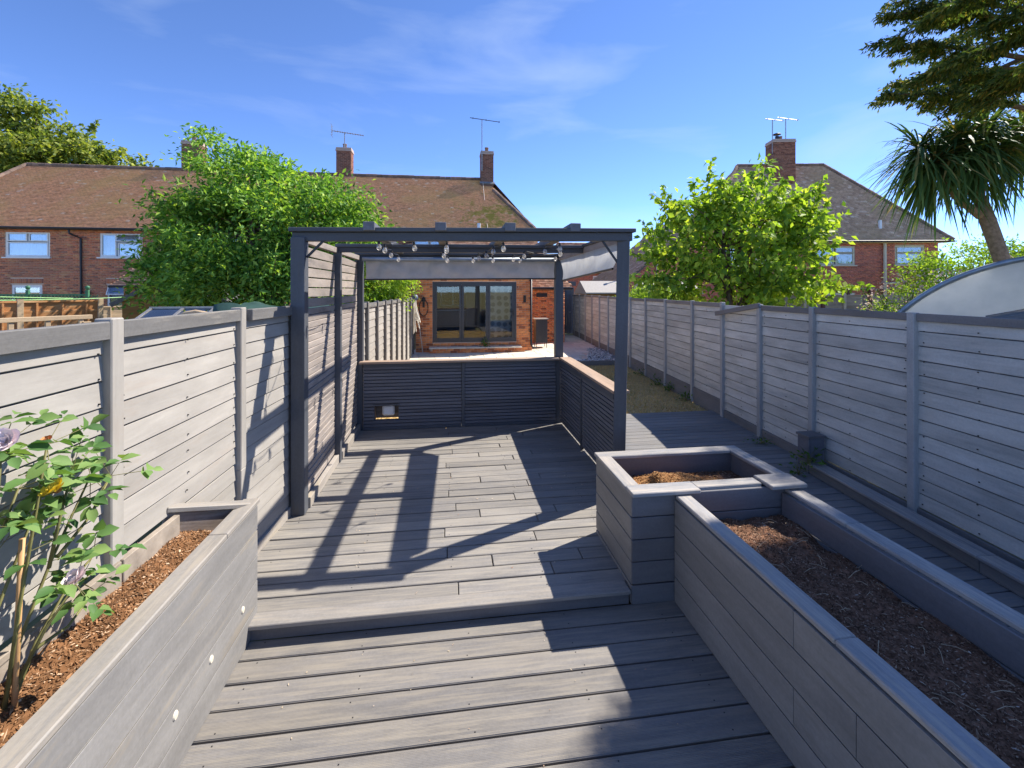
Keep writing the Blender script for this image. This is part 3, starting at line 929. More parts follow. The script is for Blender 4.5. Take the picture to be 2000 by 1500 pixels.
gg = Geo(); gg.tube([Vector((1.555, 4.22, 2.195)) - o, Vector((1.545, 6.13, 2.12)) - o], 0.011, 8); gg.build('bottom_bar', M['black_plastic'], t)

# string lights
def bulb_mesh():
    gg = Geo()
    gg.lathe([(0.001, -0.066), (0.010, -0.064), (0.0185, -0.055), (0.0225, -0.043), (0.021, -0.030), (0.014, -0.018), (0.011, -0.008)], sides=12)
    return mesh_of('bulb', gg.V, gg.F, M['bulb_glass'], True)
def cap_mesh():
    gg = Geo(); gg.lathe([(0.001, 0.02), (0.009, 0.02), (0.012, 0.0), (0.012, -0.012), (0.001, -0.012)], sides=8)
    return mesh_of('bulb_cap', gg.V, gg.F, M['black_plastic'])
def fil_mesh():
    gg = Geo(); gg.tube([(-.006, 0, -.02), (-.004, 0, -.045), (0.004, 0, -.045), (0.006, 0, -.02)], 0.0016, 4)
    return mesh_of('filament', gg.V, gg.F, M['cream_plastic'])
BM, CM, FM = bulb_mesh(), cap_mesh(), fil_mesh()
strings = [
    ('string light with clear bulbs under the leftmost rafter', [(-.60, 4.16), (-.585, 4.42), (-.60, 5.05), (-.60, 5.72), (-.30, 4.2)]),
    ('string light with clear bulbs under the second rafter from the left', [(-.01, 4.18), (-.008, 4.40), (-.05, 5.05), (-.012, 5.75), (0.0, 6.1)]),
    ('string light with clear bulbs under the third rafter from the left', [(.50, 4.17), (.44, 4.50), (.41, 5.0), (.36, 5.5), (.56, 5.8), (.32, 6.0)]),
    ('string light with clear bulbs under the rightmost rafter', [(1.02, 4.15), (.94, 4.42), (.83, 5.0), (.79, 5.6), (.93, 5.9), (1.18, 4.75), (1.30, 5.5)]),
]
for lab, pts in strings:
    pts3 = [Vector((x, yv, 2.405 - 0.005 * math.sin(yv * 9))) for x, yv in pts]
    sl_ = thing('string_light', lab, 'string light', pts3[0], 0, 'string lights in the pergola roof')
    cp = [p - pts3[0] for p in sorted(pts3, key=lambda q: q.y)]
    full = []
    for a, b in zip(cp[:-1], cp[1:]):
        for k in range(4):
            q = a.lerp(b, k / 4); q.z += 0.022 - 0.02 * math.sin(PI * k / 4)
            full.append(q)
    full.append(cp[-1] + Vector((0, 0, 0.02)))
    gg = Geo(); gg.tube(full, 0.0035, 5); gg.build('cord', M['black_plastic'], sl_)
    for p in pts3:
        b = link('bulb', BM, sl_, p - pts3[0], (random.uniform(-.15, .15), random.uniform(-.15, .15), 0))
        link('bulb_cap', CM, b)
        link('filament', FM, b)

# ------------------------------------------------------------------ planters
def soil_bed(label, x0, x1, y0, y1, z, amp, mat, chipmat, nchip, seed, chip=(0.006, 0.022), slope=0.0, slopex=0.0):
    r = np.random.default_rng(seed)
    nx = max(6, int((x1 - x0) / 0.02)); ny = max(6, int((y1 - y0) / 0.02))
    xs = np.linspace(x0, x1, nx); ys = np.linspace(y0, y1, ny)
    ph = r.uniform(0, 6.28, (14, 2)); fr = r.uniform(4, 38, (14, 2)); am = 1 / (1 + fr.mean(axis=1) * .12)
    def hgt(x, yv):
        h = 0
        for k in range(14):
            h = h + am[k] * np.sin(fr[k, 0] * x + ph[k, 0]) * np.sin(fr[k, 1] * yv + ph[k, 1])
        return z + amp * h * .7 + slope * (yv - y0) + slopex * (x1 - x)
    X, Yg = np.meshgrid(xs, ys, indexing='ij')
    Z = hgt(X, Yg) + r.normal(0, amp * .10, X.shape)
    V = np.stack([X, Yg, Z], -1).reshape(-1, 3)
    i, j = np.meshgrid(np.arange(nx - 1), np.arange(ny - 1), indexing='ij')
    a = (i * ny + j).ravel()
    F = np.stack([a, a + ny, a + ny + 1, a + 1], 1)
    o = link('soil', np_mesh('soil', V, F, mat, True))
    tag(o, label, 'soil', None, 'stuff')
    cx = r.uniform(x0, x1, nchip); cy = r.uniform(y0, y1, nchip)
    c = np.stack([cx, cy, hgt(cx, cy) + 0.004], 1)
    chips('chips', c, chip, chipmat, r, o)
    return o, hgt

def chips(name, c, size, mat, r, parent, elong=2.6, flat=0.35):
    n = len(c)
    d = r.normal(0, 1, (n, 3)); d[:, 2] *= flat
    d /= np.linalg.norm(d, axis=1, keepdims=True)
    up = r.normal(0, .35, (n, 3)); up[:, 2] += 1
    s = np.cross(d, up); s /= np.linalg.norm(s, axis=1, keepdims=True)
    u = np.cross(s, d)
    ln = r.uniform(size[0], size[1], (n, 1)) * r.uniform(.6, elong, (n, 1)) * .6
    wd = r.uniform(size[0], size[1], (n, 1)) * .35
    th = wd * .45
    P = [c - d * ln, c + s * wd, c + d * ln, c - s * wd, c + u * th]
    V = np.stack(P, 1).reshape(-1, 3)
    b = np.arange(n)[:, None] * 5
    F = np.concatenate([b + np.array([[0, 1, 4]]), b + np.array([[1, 2, 4]]), b + np.array([[2, 3, 4]]), b + np.array([[3, 0, 4]])])
    o = link(name, np_mesh(name, V, F, mat), parent)
    o['kind'] = 'stuff'
    return o

# left bed
lp = thing('planter_bed', 'long sunlit grey raised bed of ribbed boards on the left, holding the rose', 'planter', (-1.36, 1.6, 0))
for k in range(5):
    z0 = k * 0.146
    for (a, b) in ((-1.1, -.25 - .18 * (k % 2)), (-.25 - .18 * (k % 2), 1.30)):
        box('cladding_board', M['planter'], (0.235, (a + b) / 2, z0 + 0.072), (round(b - a - .002, 2), 0.024, 0.1385), lp, (random.uniform(-.008, .008), 0, PI / 2), .0015)
box('dark_gap_backing', M['black_plastic'], (0.2185, 0.1, .36), (2.38, .006, .7), lp, (0, 0, PI / 2))  # black sheet stands in for the shade in the gaps between cladding boards
for (a, b) in ((-1.1, .92), (.922, 1.33)):
    box('coping_board', M['planter_cap'], (0.202, (a + b) / 2, 0.742), (round(b - a - .002, 2), 0.094, 0.028), lp, (0.0, 0, PI / 2), 0.005)
bar('coping_board', M['planter_cap'], (.205, 1.285, .742), (-.085, .995, .872), .075, .027, lp)
for dz in (.07, .19):
    bar('inner_board', M['soil_wall'], (.20, 1.262, .742 - dz), (-.085, .975, .872 - dz), .02, .115, lp)
box('inner_board', M['soil_wall'], (0.21, 0.1, 0.65), (2.36, 0.022, 0.15), lp, (0, 0, PI / 2))
for k in range(5):
    bar('end_board', M['planter'], (.22, 1.31, .17 + k * .118), (-.03, 1.06, .17 + k * .118), .02, .114, lp)
for yy in (2.70, 2.36, 2.07, 1.835):
    gg = Geo(); gg.lathe([(0.001, 0.006), (0.014, 0.005), (0.018, 0.0), (0.018, -.004)], sides=14)
    gg.build('button_light', M['cream_plastic'], lp, (0.2475, yy - 1.6, 0.245), (0, PI / 2, 0))
soil_bed('brown chippy compost in the left raised bed around the rose', -1.45, -1.175, 0.5, 2.86, 0.60, 0.014, M['soil'], M['soil_chip'], 15000, 3, chip=(.003, .015), slopex=.66)

# right square planter
BX0, BX1, BY0, BY1, BZ = 1.15, 2.325, 2.785, 3.50, 0.715
bp = thing('planter_box', 'square dark planter at the deck step with a heap of orange coir', 'planter', ((BX0 + BX1) / 2, (BY0 + BY1) / 2, 0))
cxm, cym = (BX0 + BX1) / 2, (BY0 + BY1) / 2
W, D = BX1 - BX0, BY1 - BY0
for k in range(5):
    zc = -0.02 + k * 0.142 + 0.075
    hh = 0.136
    if k == 0: zc, hh = 0.06, 0.118
    box('cladding_board', M['trough'], (-W / 2 + .012, 0.0, zc), (round(D - .02, 2), 0.024, hh), bp, (random.uniform(-.03, .01), 0, PI / 2))
    box('cladding_board', M['planter_dark'], (0, -D / 2 + .012, zc), (round(W - .01, 2), 0.024, hh), bp, (random.uniform(-.01, .02), 0, 0))
    box('cladding_board', M['planter_dark'], (W / 2 - .012, 0, zc - .05), (round(D - .02, 2), 0.024, hh), bp, (0, 0, PI / 2))
    box('cladding_board', M['planter_dark'], (0, D / 2 - .012, zc), (round(W - .06, 2), 0.024, hh), bp)
box('dark_gap_backing', M['black_plastic'], (0, 0, .34), (round(W - .06, 2), round(D - .06, 2), .36), bp)  # black block gives the gaps between boards their shade by colour
cw = 0.105
box('coping_board', M['trough_cap'], (-W / 2 + cw / 2 - .01, 0, BZ - .012), (round(D - 2 * cw + .04, 2), cw, 0.026), bp, (0, 0, PI / 2), 0.005)
box('coping_board', M['trough_cap'], (W / 2 - cw / 2 + .01, 0.01, BZ - .012), (round(D - 2 * cw + .05, 2), cw, 0.026), bp, (0, 0.012, PI / 2), 0.005)
box('coping_board', M['trough_cap'], (0, D / 2 - cw / 2 + .01, BZ - .0125), (W + .02, cw, 0.027), bp, None, 0.005)
box('coping_board', M['trough_cap'], (-.36, -D / 2 + cw / 2 - .012, BZ - .0125), (0.46, cw + .03, 0.027), bp, None, 0.005)
box('coping_board', M['trough_cap'], (.10, -D / 2 + cw / 2 + .015, BZ - .016), (0.46, cw - .01, 0.027), bp, (0, 0, 0.01), 0.005)
box('coping_board', M['trough_cap'], (.47, -D / 2 + cw / 2 - .02, BZ - .004), (0.26, cw + .08, 0.027), bp, (0.012, 0, 0.02), 0.005)
for (px, py, dx, rz) in ((-W / 2 + .06, 0, D - .1, PI / 2), (W / 2 - .06, 0, D - .1, PI / 2), (0, D / 2 - .06, W - .14, 0), (0, -D / 2 + .06, W - .14, 0)):
    box('inner_board', M['planter_dark'], (px, py, 0.60), (round(dx, 2), 0.022, 0.18), bp, (0, 0, rz))
so_, hg = soil_bed('dark compost inside the square planter', BX0 + .07, BX1 - .07, BY0 + .07, BY1 - .07, 0.545, 0.008, M['soil_dark'], M['soil_chip_dark'], 1500, 5)
# coir heap
r = np.random.default_rng(11)
n = 9000
u = r.normal(0, 1, (n, 2)) * np.array([0.20, 0.11])
hx, hy = 1.56, 3.13
hz = 0.095 * np.exp(-(np.abs((u[:, 0] - .06) / .27) ** 2.4 + np.abs(u[:, 1] / .19) ** 2.4)) + 0.012 * np.sin(u[:, 0] * 31) * np.sin(u[:, 1] * 43 + 1) + 0.055 * np.exp(-(((u[:, 0] + .07) / .045) ** 2 + ((u[:, 1] - .02) / .05) ** 2))
c = np.stack([np.clip(hx + u[:, 0], 1.26, 2.2), np.clip(hy + u[:, 1], 2.9, 3.38), 0.552 + hz], 1)
nx = 40
gx, gy = np.meshgrid(np.linspace(-.30, .62, nx), np.linspace(-.24, .26, nx), indexing='ij')
gz = 0.095 * np.exp(-(np.abs((gx - .06) / .27) ** 2.4 + np.abs(gy / .19) ** 2.4)) + 0.012 * np.sin(gx * 31) * np.sin(gy * 43 + 1) + 0.05 * np.exp(-(((gx + .07) / .045) ** 2 + ((gy - .02) / .05) ** 2)) + r.normal(0, .004, gx.shape) - .014
V = np.stack([gx + hx, gy + hy, gz + .55], -1).reshape(-1, 3)
i, j = np.meshgrid(np.arange(nx - 1), np.arange(nx - 1), indexing='ij')
a = (i * nx + j).ravel()
mo = link('compost_heap', np_mesh('compost_heap', V, np.stack([a, a + nx, a + nx + 1, a + 1], 1), M['mound_chip'], True))
tag(mo, 'heap of orange brown coir in the square planter', 'compost', None, 'stuff')
chips('fibre', c, (0.004, 0.016), M['mound_chip'], r, mo)

# long trough
tr = thing('planter_trough', 'long dark ribbed trough planter running toward the viewer on the right', 'planter', (1.9, 1.4, 0))
TY0, TY1 = 0.1, 2.775
for k in range(4):
    zc = 0.006 + k * 0.163 + .08
    for (a, b) in ((TY0, 1.45 + .3 * (k % 2)), (1.45 + .3 * (k % 2), TY1)):
        box('cladding_board', M['trough'], (1.445 - 1.9, (a + b) / 2 - 1.4, zc), (round(b - a - .002, 2), 0.024, 0.157), tr, (random.uniform(-.006, .006), 0, PI / 2), .0015)
    box('cladding_board', M['trough'], (2.29 - 1.9, (TY0 + TY1) / 2 - 1.4, zc - .06), (round(TY1 - TY0, 2), 0.024, 0.158), tr, (0, 0, PI / 2))
for (a, b) in ((TY0, 1.55), (1.552, TY1 - .005)):
    box('coping_board', M['trough_cap'], (1.488 - 1.9, (a + b) / 2 - 1.4, 0.672), (round(b - a - .002, 2), 0.098, 0.027), tr, (0, 0, PI / 2), 0.006)
for (a, b) in ((TY0, 2.30), (2.302, TY1 - .005)):
    box('coping_board', M['trough_cap'], (2.255 - 1.9, (a + b) / 2 - 1.4, 0.674), (round(b - a - .002, 2), 0.098, 0.027), tr, (0.02, 0, PI / 2), 0.006)
box('dark_gap_backing', M['black_plastic'], (1.463 - 1.9, (TY0 + TY1) / 2 - 1.4, .33), (round(TY1 - TY0 - .02, 2), .006, .64), tr, (0, 0, PI / 2))  # black sheet in place of real shade between the trough boards
for zz in (0.585, 0.43):
    box('inner_board', M['planter_dark'], (2.195 - 1.9, (TY0 + TY1) / 2 - 1.4, zz), (round(TY1 - TY0, 2), 0.022, 0.145), tr, (0.03, 0, PI / 2))
    box('inner_board', M['planter_dark'], (1.50 - 1.9, (TY0 + TY1) / 2 - 1.4, zz), (round(TY1 - TY0, 2), 0.022, 0.145), tr, (0, 0, PI / 2))
soil_bed('dark compost with dry stalks in the long trough planter', 1.505, 2.19, 0.15, 2.77, 0.50, 0.022, M['soil_dark'], M['soil_chip_dark'], 30000, 8, chip=(.003, .012))
stalks = Geo()
rr = random.Random(5)
for k in range(70):
    x, yv = rr.uniform(1.55, 2.15), rr.uniform(0.9, 2.7)
    a = rr.uniform(0, 2 * PI); L = rr.uniform(.03, .10)
    p = Vector((x, yv, 0.525)); d = Vector((math.cos(a), math.sin(a), rr.uniform(-.05, .35))) * L
    stalks.tube([p, p + d * .5 + Vector((0, 0, .008)), p + d], 0.0013, 4)
tag(stalks.build('dry_stalks', M['pale_wood']), 'scattered dry stalks on the trough soil', 'stalks', None, 'stuff')

# ledge and small casing along the right fence
ld = thing('ledge', 'low boarded ledge along the foot of the right fence', 'ledge', (4.0, 3.0, -0.1))
def lx(yv): return 3.60 + .098 * yv
for (a, b) in ((0.7, 2.9), (2.902, 4.74)):
    bar('ledge_top', M['trough_cap'], (lx(a) + .075 - 4, a - 3, 0.112), (lx(b) + .075 - 4, b - 3, 0.112), 0.16, 0.026, ld)
    bar('ledge_front', M['deck_walk'], (lx(a) + .02 - 4, a - 3, 0.05), (lx(b) + .02 - 4, b - 3, 0.05), 0.022, 0.095, ld)
bar('ledge_front', M['deck_walk'], (lx(4.74) - 4, 1.75, 0.05), (lx(4.74) + .2 - 4, 1.75, 0.05), 0.022, 0.095, ld)
cs = thing('casing_box', 'small square charcoal box standing at the end of the ledge by the fence', 'box', (4.17, 4.82, -0.1))
for sx in (-1, 1):
    box('side_board', M['slat_dark'], (sx * .088, 0, .20), (0.022, 0.17, 0.40), cs)
    box('side_board', M['slat_dark'], (0, sx * .075, .20), (0.152, 0.022, 0.40), cs)
box('lid', M['planter_dark'], (0, 0, .413), (0.225, 0.20, 0.025), cs)

# ------------------------------------------------------------------ leaves and plants
def leaves_np(c, size, r, up_bias=0.6, aspect=0.5, droop=0.0, outdir=None, fold=0.25):
    """folded diamond leaves: returns V, F (two tris per leaf)"""
    n = len(c)
    d = r.normal(0, 1, (n, 3))
    if outdir is not None: d = d * .7 + outdir * 1.0
    d[:, 2] -= droop
    d /= np.linalg.norm(d, axis=1, keepdims=True) + 1e-9
    nn = r.normal(0, 1, (n, 3)); nn[:, 2] = np.abs(nn[:, 2]) * .6 + up_bias
    s = np.cross(d, nn); s /= np.linalg.norm(s, axis=1, keepdims=True) + 1e-9
    u = np.cross(s, d)
    L = size * r.uniform(.6, 1.3, (n, 1))
    Wd = L * aspect * .5
    mid = c + d * L * .45
    tip = c + d * L - u * L * .12
    V = np.stack([c, mid + s * Wd + u * Wd * fold, tip, mid - s * Wd + u * Wd * fold], 1).reshape(-1, 3)
    b = np.arange(n)[:, None] * 4
    F = np.concatenate([b + np.array([[0, 1, 2]]), b + np.array([[0, 2, 3]])])
    return V, F

def ell_clumps(ells, n, r, lo=0.45):
    """clump centres in a union of ellipsoids, more of them near the skin"""
    vol = np.array([e[3] * e[4] * e[5] for e in ells]) ** .8
    pick = r.choice(len(ells), n, p=vol / vol.sum())
    E = np.array(ells)[pick]
    d = r.normal(0, 1, (n, 3)); d /= np.linalg.norm(d, axis=1, keepdims=True)
    rad = lo + (1 - lo) * r.uniform(0, 1, (n, 1)) ** .6
    return E[:, :3] + d * rad * E[:, 3:6], d

def tree(name, label, base, ells, nclump, nleaf, cl_r, leaf, mat, bark, trunk_r, seed, group=None, cat='tree', sprigs=0, sprig_len=0.6, aspect=0.5, stems=1, droop=0.15, fork=0.35, crown='crown', lo=0.45, squash=0.7, nbranch=60):
    r = np.random.default_rng(seed)
    base = Vector(base)
    t = thing(name, label, cat, base, 0, group)
    cc, dd = ell_clumps(ells, nclump, r, lo)
    ctr = np.array([e[:3] for e in ells]).mean(0)
    n = nclump * nleaf
    idx = np.repeat(np.arange(nclump), nleaf)
    crad = cl_r * r.uniform(.6, 1.35, (nclump, 1))
    off = r.normal(0, 1, (n, 3)) * np.array([1, 1, squash]) * .55
    c = cc[idx] + off * crad[idx]
    out = off / (np.linalg.norm(off, axis=1, keepdims=True) + 1e-6)
    V, F = leaves_np(c, leaf, r, .55, aspect, droop, out * .8)
    allV, allF = [V], [F]
    nv = len(V)
    gb = Geo()
    # sprigs that stand out of the crown
    if sprigs:
        sc, sd = ell_clumps(ells, sprigs, r, .85)
        for p, d in zip(sc, sd):
            d = d + np.array([0, 0, .7]); d = d / np.linalg.norm(d)
            L = sprig_len * r.uniform(.5, 1.2)
            tipp = p + d * L
            gb.tube([Vector(p - base), Vector((p + tipp) / 2 - np.array(base)), Vector(tipp - np.array(base))], [.012, .008, .004], 4, False)
            k = int(26 * L / .5)
            tt = r.uniform(0, 1, (k, 1))
            lc = p + (tipp - p) * tt + r.normal(0, .035, (k, 3))
            od = r.normal(0, .8, (k, 3)) + d * .6
            v2, f2 = leaves_np(lc, leaf, r, .5, aspect, droop, od)
            allV.append(v2); allF.append(f2 + nv); nv += len(v2)
    V = np.concatenate(allV) - np.array(base); F = np.concatenate(allF)
    link(crown, np_mesh(crown, V, F, mat), t)
    # trunk and limbs
    for s in range(stems):
        a = 2 * PI * s / max(1, stems) + .4
        b0 = Vector((math.cos(a), math.sin(a), 0)) * (trunk_r * 2.2 if stems > 1 else 0)
        top = Vector(ctr - np.array(base)) + Vector((math.cos(a), math.sin(a), 0)) * (.4 if stems > 1 else 0)
        mid = b0.lerp(top, fork + .1) + Vector((random.uniform(-.1, .1), random.uniform(-.1, .1), 0))
        gb.tube([b0, b0.lerp(mid, .5) + Vector((random.uniform(-.05, .05), random.uniform(-.05, .05), 0)), mid, top], [trunk_r, trunk_r * .85, trunk_r * .7, trunk_r * .35], 8)
    sel = r.permutation(nclump)[:nbranch]
    for kk, q in enumerate(sel):
        s = kk % stems
        a = 2 * PI * s / max(1, stems) + .4
        b0 = Vector((math.cos(a), math.sin(a), 0)) * (trunk_r * 2.2 if stems > 1 else 0)
        top = Vector(ctr - np.array(base)) + Vector((math.cos(a), math.sin(a), 0)) * (.4 if stems > 1 else 0)
        st = b0.lerp(top, float(r.uniform(fork, .98)))
        en = Vector(cc[q] - np.array(base))
        md = st.lerp(en, .5) + Vector((0, 0, 0.12 * (en - st).length))
        rr0 = trunk_r * .30
        gb.tube([st, md, en], [rr0, rr0 * .6, rr0 * .2], 5, False)
    gb.build('trunk', bark, t, smooth=True)
    return t

# leafy bush tree over the left fence
tree('bush_tree', 'big dense green elder-like bush rising behind the left fence beside the pergola', (-4.5, 11.8, -.16),
     [(-4.4, 11.8, 3.1, 2.3, 1.9, 1.5), (-4.75, 11.9, 4.4, 1.1, 1.2, 1.0), (-3.2, 11.7, 3.5, 1.5, 1.4, 1.15), (-6.1, 12.0, 3.3, 0.9, 1.0, .8), (-4.4, 11.5, 1.9, 2.2, 1.6, 1.2), (-2.4, 11.5, 3.3, .75, .8, .5), (-5.75, 11.9, 5.4, .36, .4, .42), (-4.5, 11.8, 5.0, .45, .5, .4), (-3.9, 11.8, 4.6, .4, .5, .45), (-6.4, 12, 2.5, .6, .8, .55), (-3.2, 11.6, 4.5, .3, .4, .3)],
     380, 160, 0.42, 0.13, M['leaf_elder'], M['bark'], 0.13, 21, sprigs=60, sprig_len=.6, stems=3, aspect=.42, lo=.6, squash=.55)
tree('shrub', 'low bright green branch mass hanging over the fence behind the pergola left corner', (-2.1, 12.4, -.16),
     [(-1.9, 12.2, 2.15, .75, .8, .75), (-2.4, 12.4, 1.7, .7, .8, .8), (-1.35, 12.1, 2.1, .4, .5, .45), (-2.6, 12.3, 3.2, .7, .7, .6)], 140, 80, 0.25, 0.095, M['leaf_lime'], M['bark'], 0.06, 22, cat='shrub', sprigs=24, sprig_len=.4, stems=2, aspect=.42)
# young tree over the right fence
tree('garden_tree', 'loose young tree with drooping leaves in front of the hipped brick house', (8.3, 12.0, -.16),
     [(8.3, 12.0, 3.2, 2.0, 1.7, 1.25), (8.5, 12, 4.4, 1.2, 1.1, .9), (6.6, 12.2, 2.9, 1.1, 1.1, .85), (7.1, 12.2, 4.1, .9, .9, .65), (9.8, 11.8, 3.7, .9, .9, .65), (10.1, 11.8, 2.4, .9, 1.0, .6), (8.4, 11.9, 1.9, 1.7, 1.4, .6), (8.8, 12.0, 5.1, .4, .5, .5), (7.9, 12.1, 5.1, .3, .4, .4), (6.0, 12.3, 2.2, .5, .7, .4), (5.7, 12.3, 3.5, .4, .5, .3)],
     170, 46, 0.36, 0.19, M['leaf_tree'], M['bark'], 0.10, 31, sprigs=95, sprig_len=.8, stems=2, aspect=.62, droop=.65, lo=.3, squash=.6)
# far tree on the left skyline
tree('skyline_tree', 'tall pale green tree on the skyline behind the left end of the terrace', (-30, 36, -.16),
     [(-31.5, 36, 12.3, 4, 3.5, 3.0), (-27, 36, 11.2, 3, 3, 2.2), (-23.7, 36, 10.8, 2.2, 2.2, 1.7), (-21.9, 36, 10, 1.4, 1.5, .8), (-36, 37, 11, 5, 4, 4), (-28, 36.5, 8.6, 8, 3, 2.6), (-29.5, 36, 14.3, 1.4, 1.4, 1.0), (-33, 36, 14.6, 1.5, 1.4, 1.2)],
     420, 100, .85, 0.34, M['leaf_far'], M['bark'], 0.45, 41, sprigs=80, sprig_len=1.5, aspect=.55, lo=.5, squash=.5)
# shrubs to the right
tree('hedge_tree', 'bright yellow green bushy tree beyond the right end of the hipped house', (21.5, 16.5, -.16),
     [(21.5, 16.5, 2.0, 2.3, 2, 1.9), (22.8, 16.3, 2.6, 1.5, 1.5, 1.4), (20.3, 16.6, 1.7, 1.2, 1.2, 1.6), (24.5, 16, 2.2, 2, 1.5, 1.6)], 240, 80, 0.5, 0.15, M['leaf_lime'], M['bark'], .1, 51, sprigs=40, sprig_len=.6, stems=2, aspect=.45)
fs = tree('flowering_shrub', 'rounded shrub with small pink flowers in front of the lap fence on the right', (9.9, 8.35, -.16),
     [(9.9, 8.3, 1.45, 1.05, .9, .75), (9.4, 8.4, 1.25, .7, .7, .7), (10.6, 8.2, 1.5, .7, .7, .65)], 150, 80, 0.24, 0.05, M['leaf_lime'], M['bark'], .05, 52, cat='shrub', sprigs=60, sprig_len=.4, stems=3, aspect=.5)
r = np.random.default_rng(53)
cc, dd = ell_clumps([(9.9, 8.3, 1.6, 1.15, 1.0, .85), (10.6, 8.2, 1.65, .8, .8, .75), (9.4, 8.4, 1.35, .8, .8, .8)], 1500, r, .9)
V, F = leaves_np(cc - np.array([9.9, 8.35, -.16]), 0.055, r, .5, .8)
link('blossom', np_mesh('blossom', V, F, M['flower_pink']), fs)
tree('shrub', 'small lime green shrub showing over the right fence beside the pergola post', (6.9, 14.9, -.16),
     [(6.9, 14.9, 1.75, .8, .8, .6), (6.3, 15.0, 1.5, .6, .6, .6), (7.5, 14.8, 1.55, .6, .6, .5)], 90, 70, 0.25, 0.09, M['leaf_lime'], M['bark'], .05, 54, cat='shrub', sprigs=34, sprig_len=.45, stems=3, aspect=.45)

# cabbage palm
def strap_head(V, F, c, n, L, r, lean=(0, 0, 0)):
    for k in range(n):
        a = r.uniform(0, 2 * PI); e = r.uniform(-1.15, 1.25)
        d = Vector((math.cos(a) * math.cos(e), math.sin(a) * math.cos(e), math.sin(e))) + Vector(lean)
        d.normalize()
        ll = L * r.uniform(.7, 1.15); w = 0.03 * r.uniform(.7, 1.2)
        s = d.cross(Vector((0, 0, 1)))
        if s.length < .1: s = Vector((1, 0, 0))
        s.normalize()
        p = Vector(c) + d * .04
        b0 = len(V); seg = 5
        g_ = r.uniform(.35, 1.1)
        for i in range(seg + 1):
            u = i / seg
            q = p + d * (ll * u) + Vector((0, 0, -1)) * (g_ * ll * u ** 2.1 * (.75 if e > .3 else .55))
            ww = w * (0.6 + 1.1 * u) * (1 - u) ** .55 if u > 0 else w * .6
            V.append(q - s * ww); V.append(q + s * ww)
        for i in range(seg):
            F.append((b0 + 2 * i, b0 + 2 * i + 1, b0 + 2 * i + 3, b0 + 2 * i + 2))
def cordyline(label, base, trunk, branches, heads, n, L, seed, tr_r):
    r = random.Random(seed)
    t = thing('cabbage_palm', label, 'tree', base, 0, 'cabbage palms by the right fence')
    B = Vector(base)
    gg = Geo()
    gg.tube([Vector(p) - B for p in trunk], [tr_r * 1.15] + [tr_r] * (len(trunk) - 2) + [tr_r * .8], 10)
    for b in branches:
        gg.tube([Vector(p) - B for p in b], [tr_r * .62, tr_r * .55, tr_r * .5][:len(b)], 8)
    gg.build('trunk', M['bark_pale'], t, smooth=True)
    V, F = [], []
    for h, sc in heads:
        strap_head(V, F, Vector(h) - B, int(n * sc), L * (.85 + .15 * sc), r)
    link('crown', mesh_of('crown', V, F, M['leaf_strap']), t)
    return t
cordyline('tall cabbage palm with a leaning bare trunk and mop of strap leaves', (12.3, 8.4, -.16),
          [(12.3, 8.4, -.16), (12.15, 8.42, 1.50), (11.95, 8.43, 2.50), (11.6, 8.48, 3.48), (11.42, 8.5, 3.98)],
          [[(11.42, 8.5, 3.88), (11.15, 8.52, 4.23), (10.85, 8.55, 4.90)], [(11.42, 8.5, 3.93), (11.45, 8.48, 4.60), (11.5, 8.45, 5.25)], [(11.45, 8.5, 3.58), (11.0, 8.6, 3.98), (10.55, 8.65, 4.60)], [(11.5, 8.5, 4.50), (11.9, 8.4, 4.90), (12.3, 8.4, 5.20)]],
          [((10.95, 8.55, 5.15), 1.3), ((11.5, 8.45, 5.35), 1.2), ((10.45, 8.65, 4.75), 1.1), ((12.35, 8.4, 5.35), 1.2), ((11.2, 8.3, 4.90), .8), ((10.15, 8.7, 5.05), .6)], 230, 1.2, 61, 0.14)
cordyline('short cabbage palm bushing out behind the tall one\'s trunk', (12.9, 8.7, -.16), [(12.9, 8.7, -.16), (12.9, 8.7, 1.2), (12.9, 8.7, 2.3)],
          [[(12.9, 8.7, 1.3), (12.5, 8.8, 1.7), (12.2, 8.9, 2.0)]], [((12.9, 8.7, 2.4), 1.2), ((12.2, 8.9, 2.0), 1.0)], 150, 0.85, 62, 0.09)

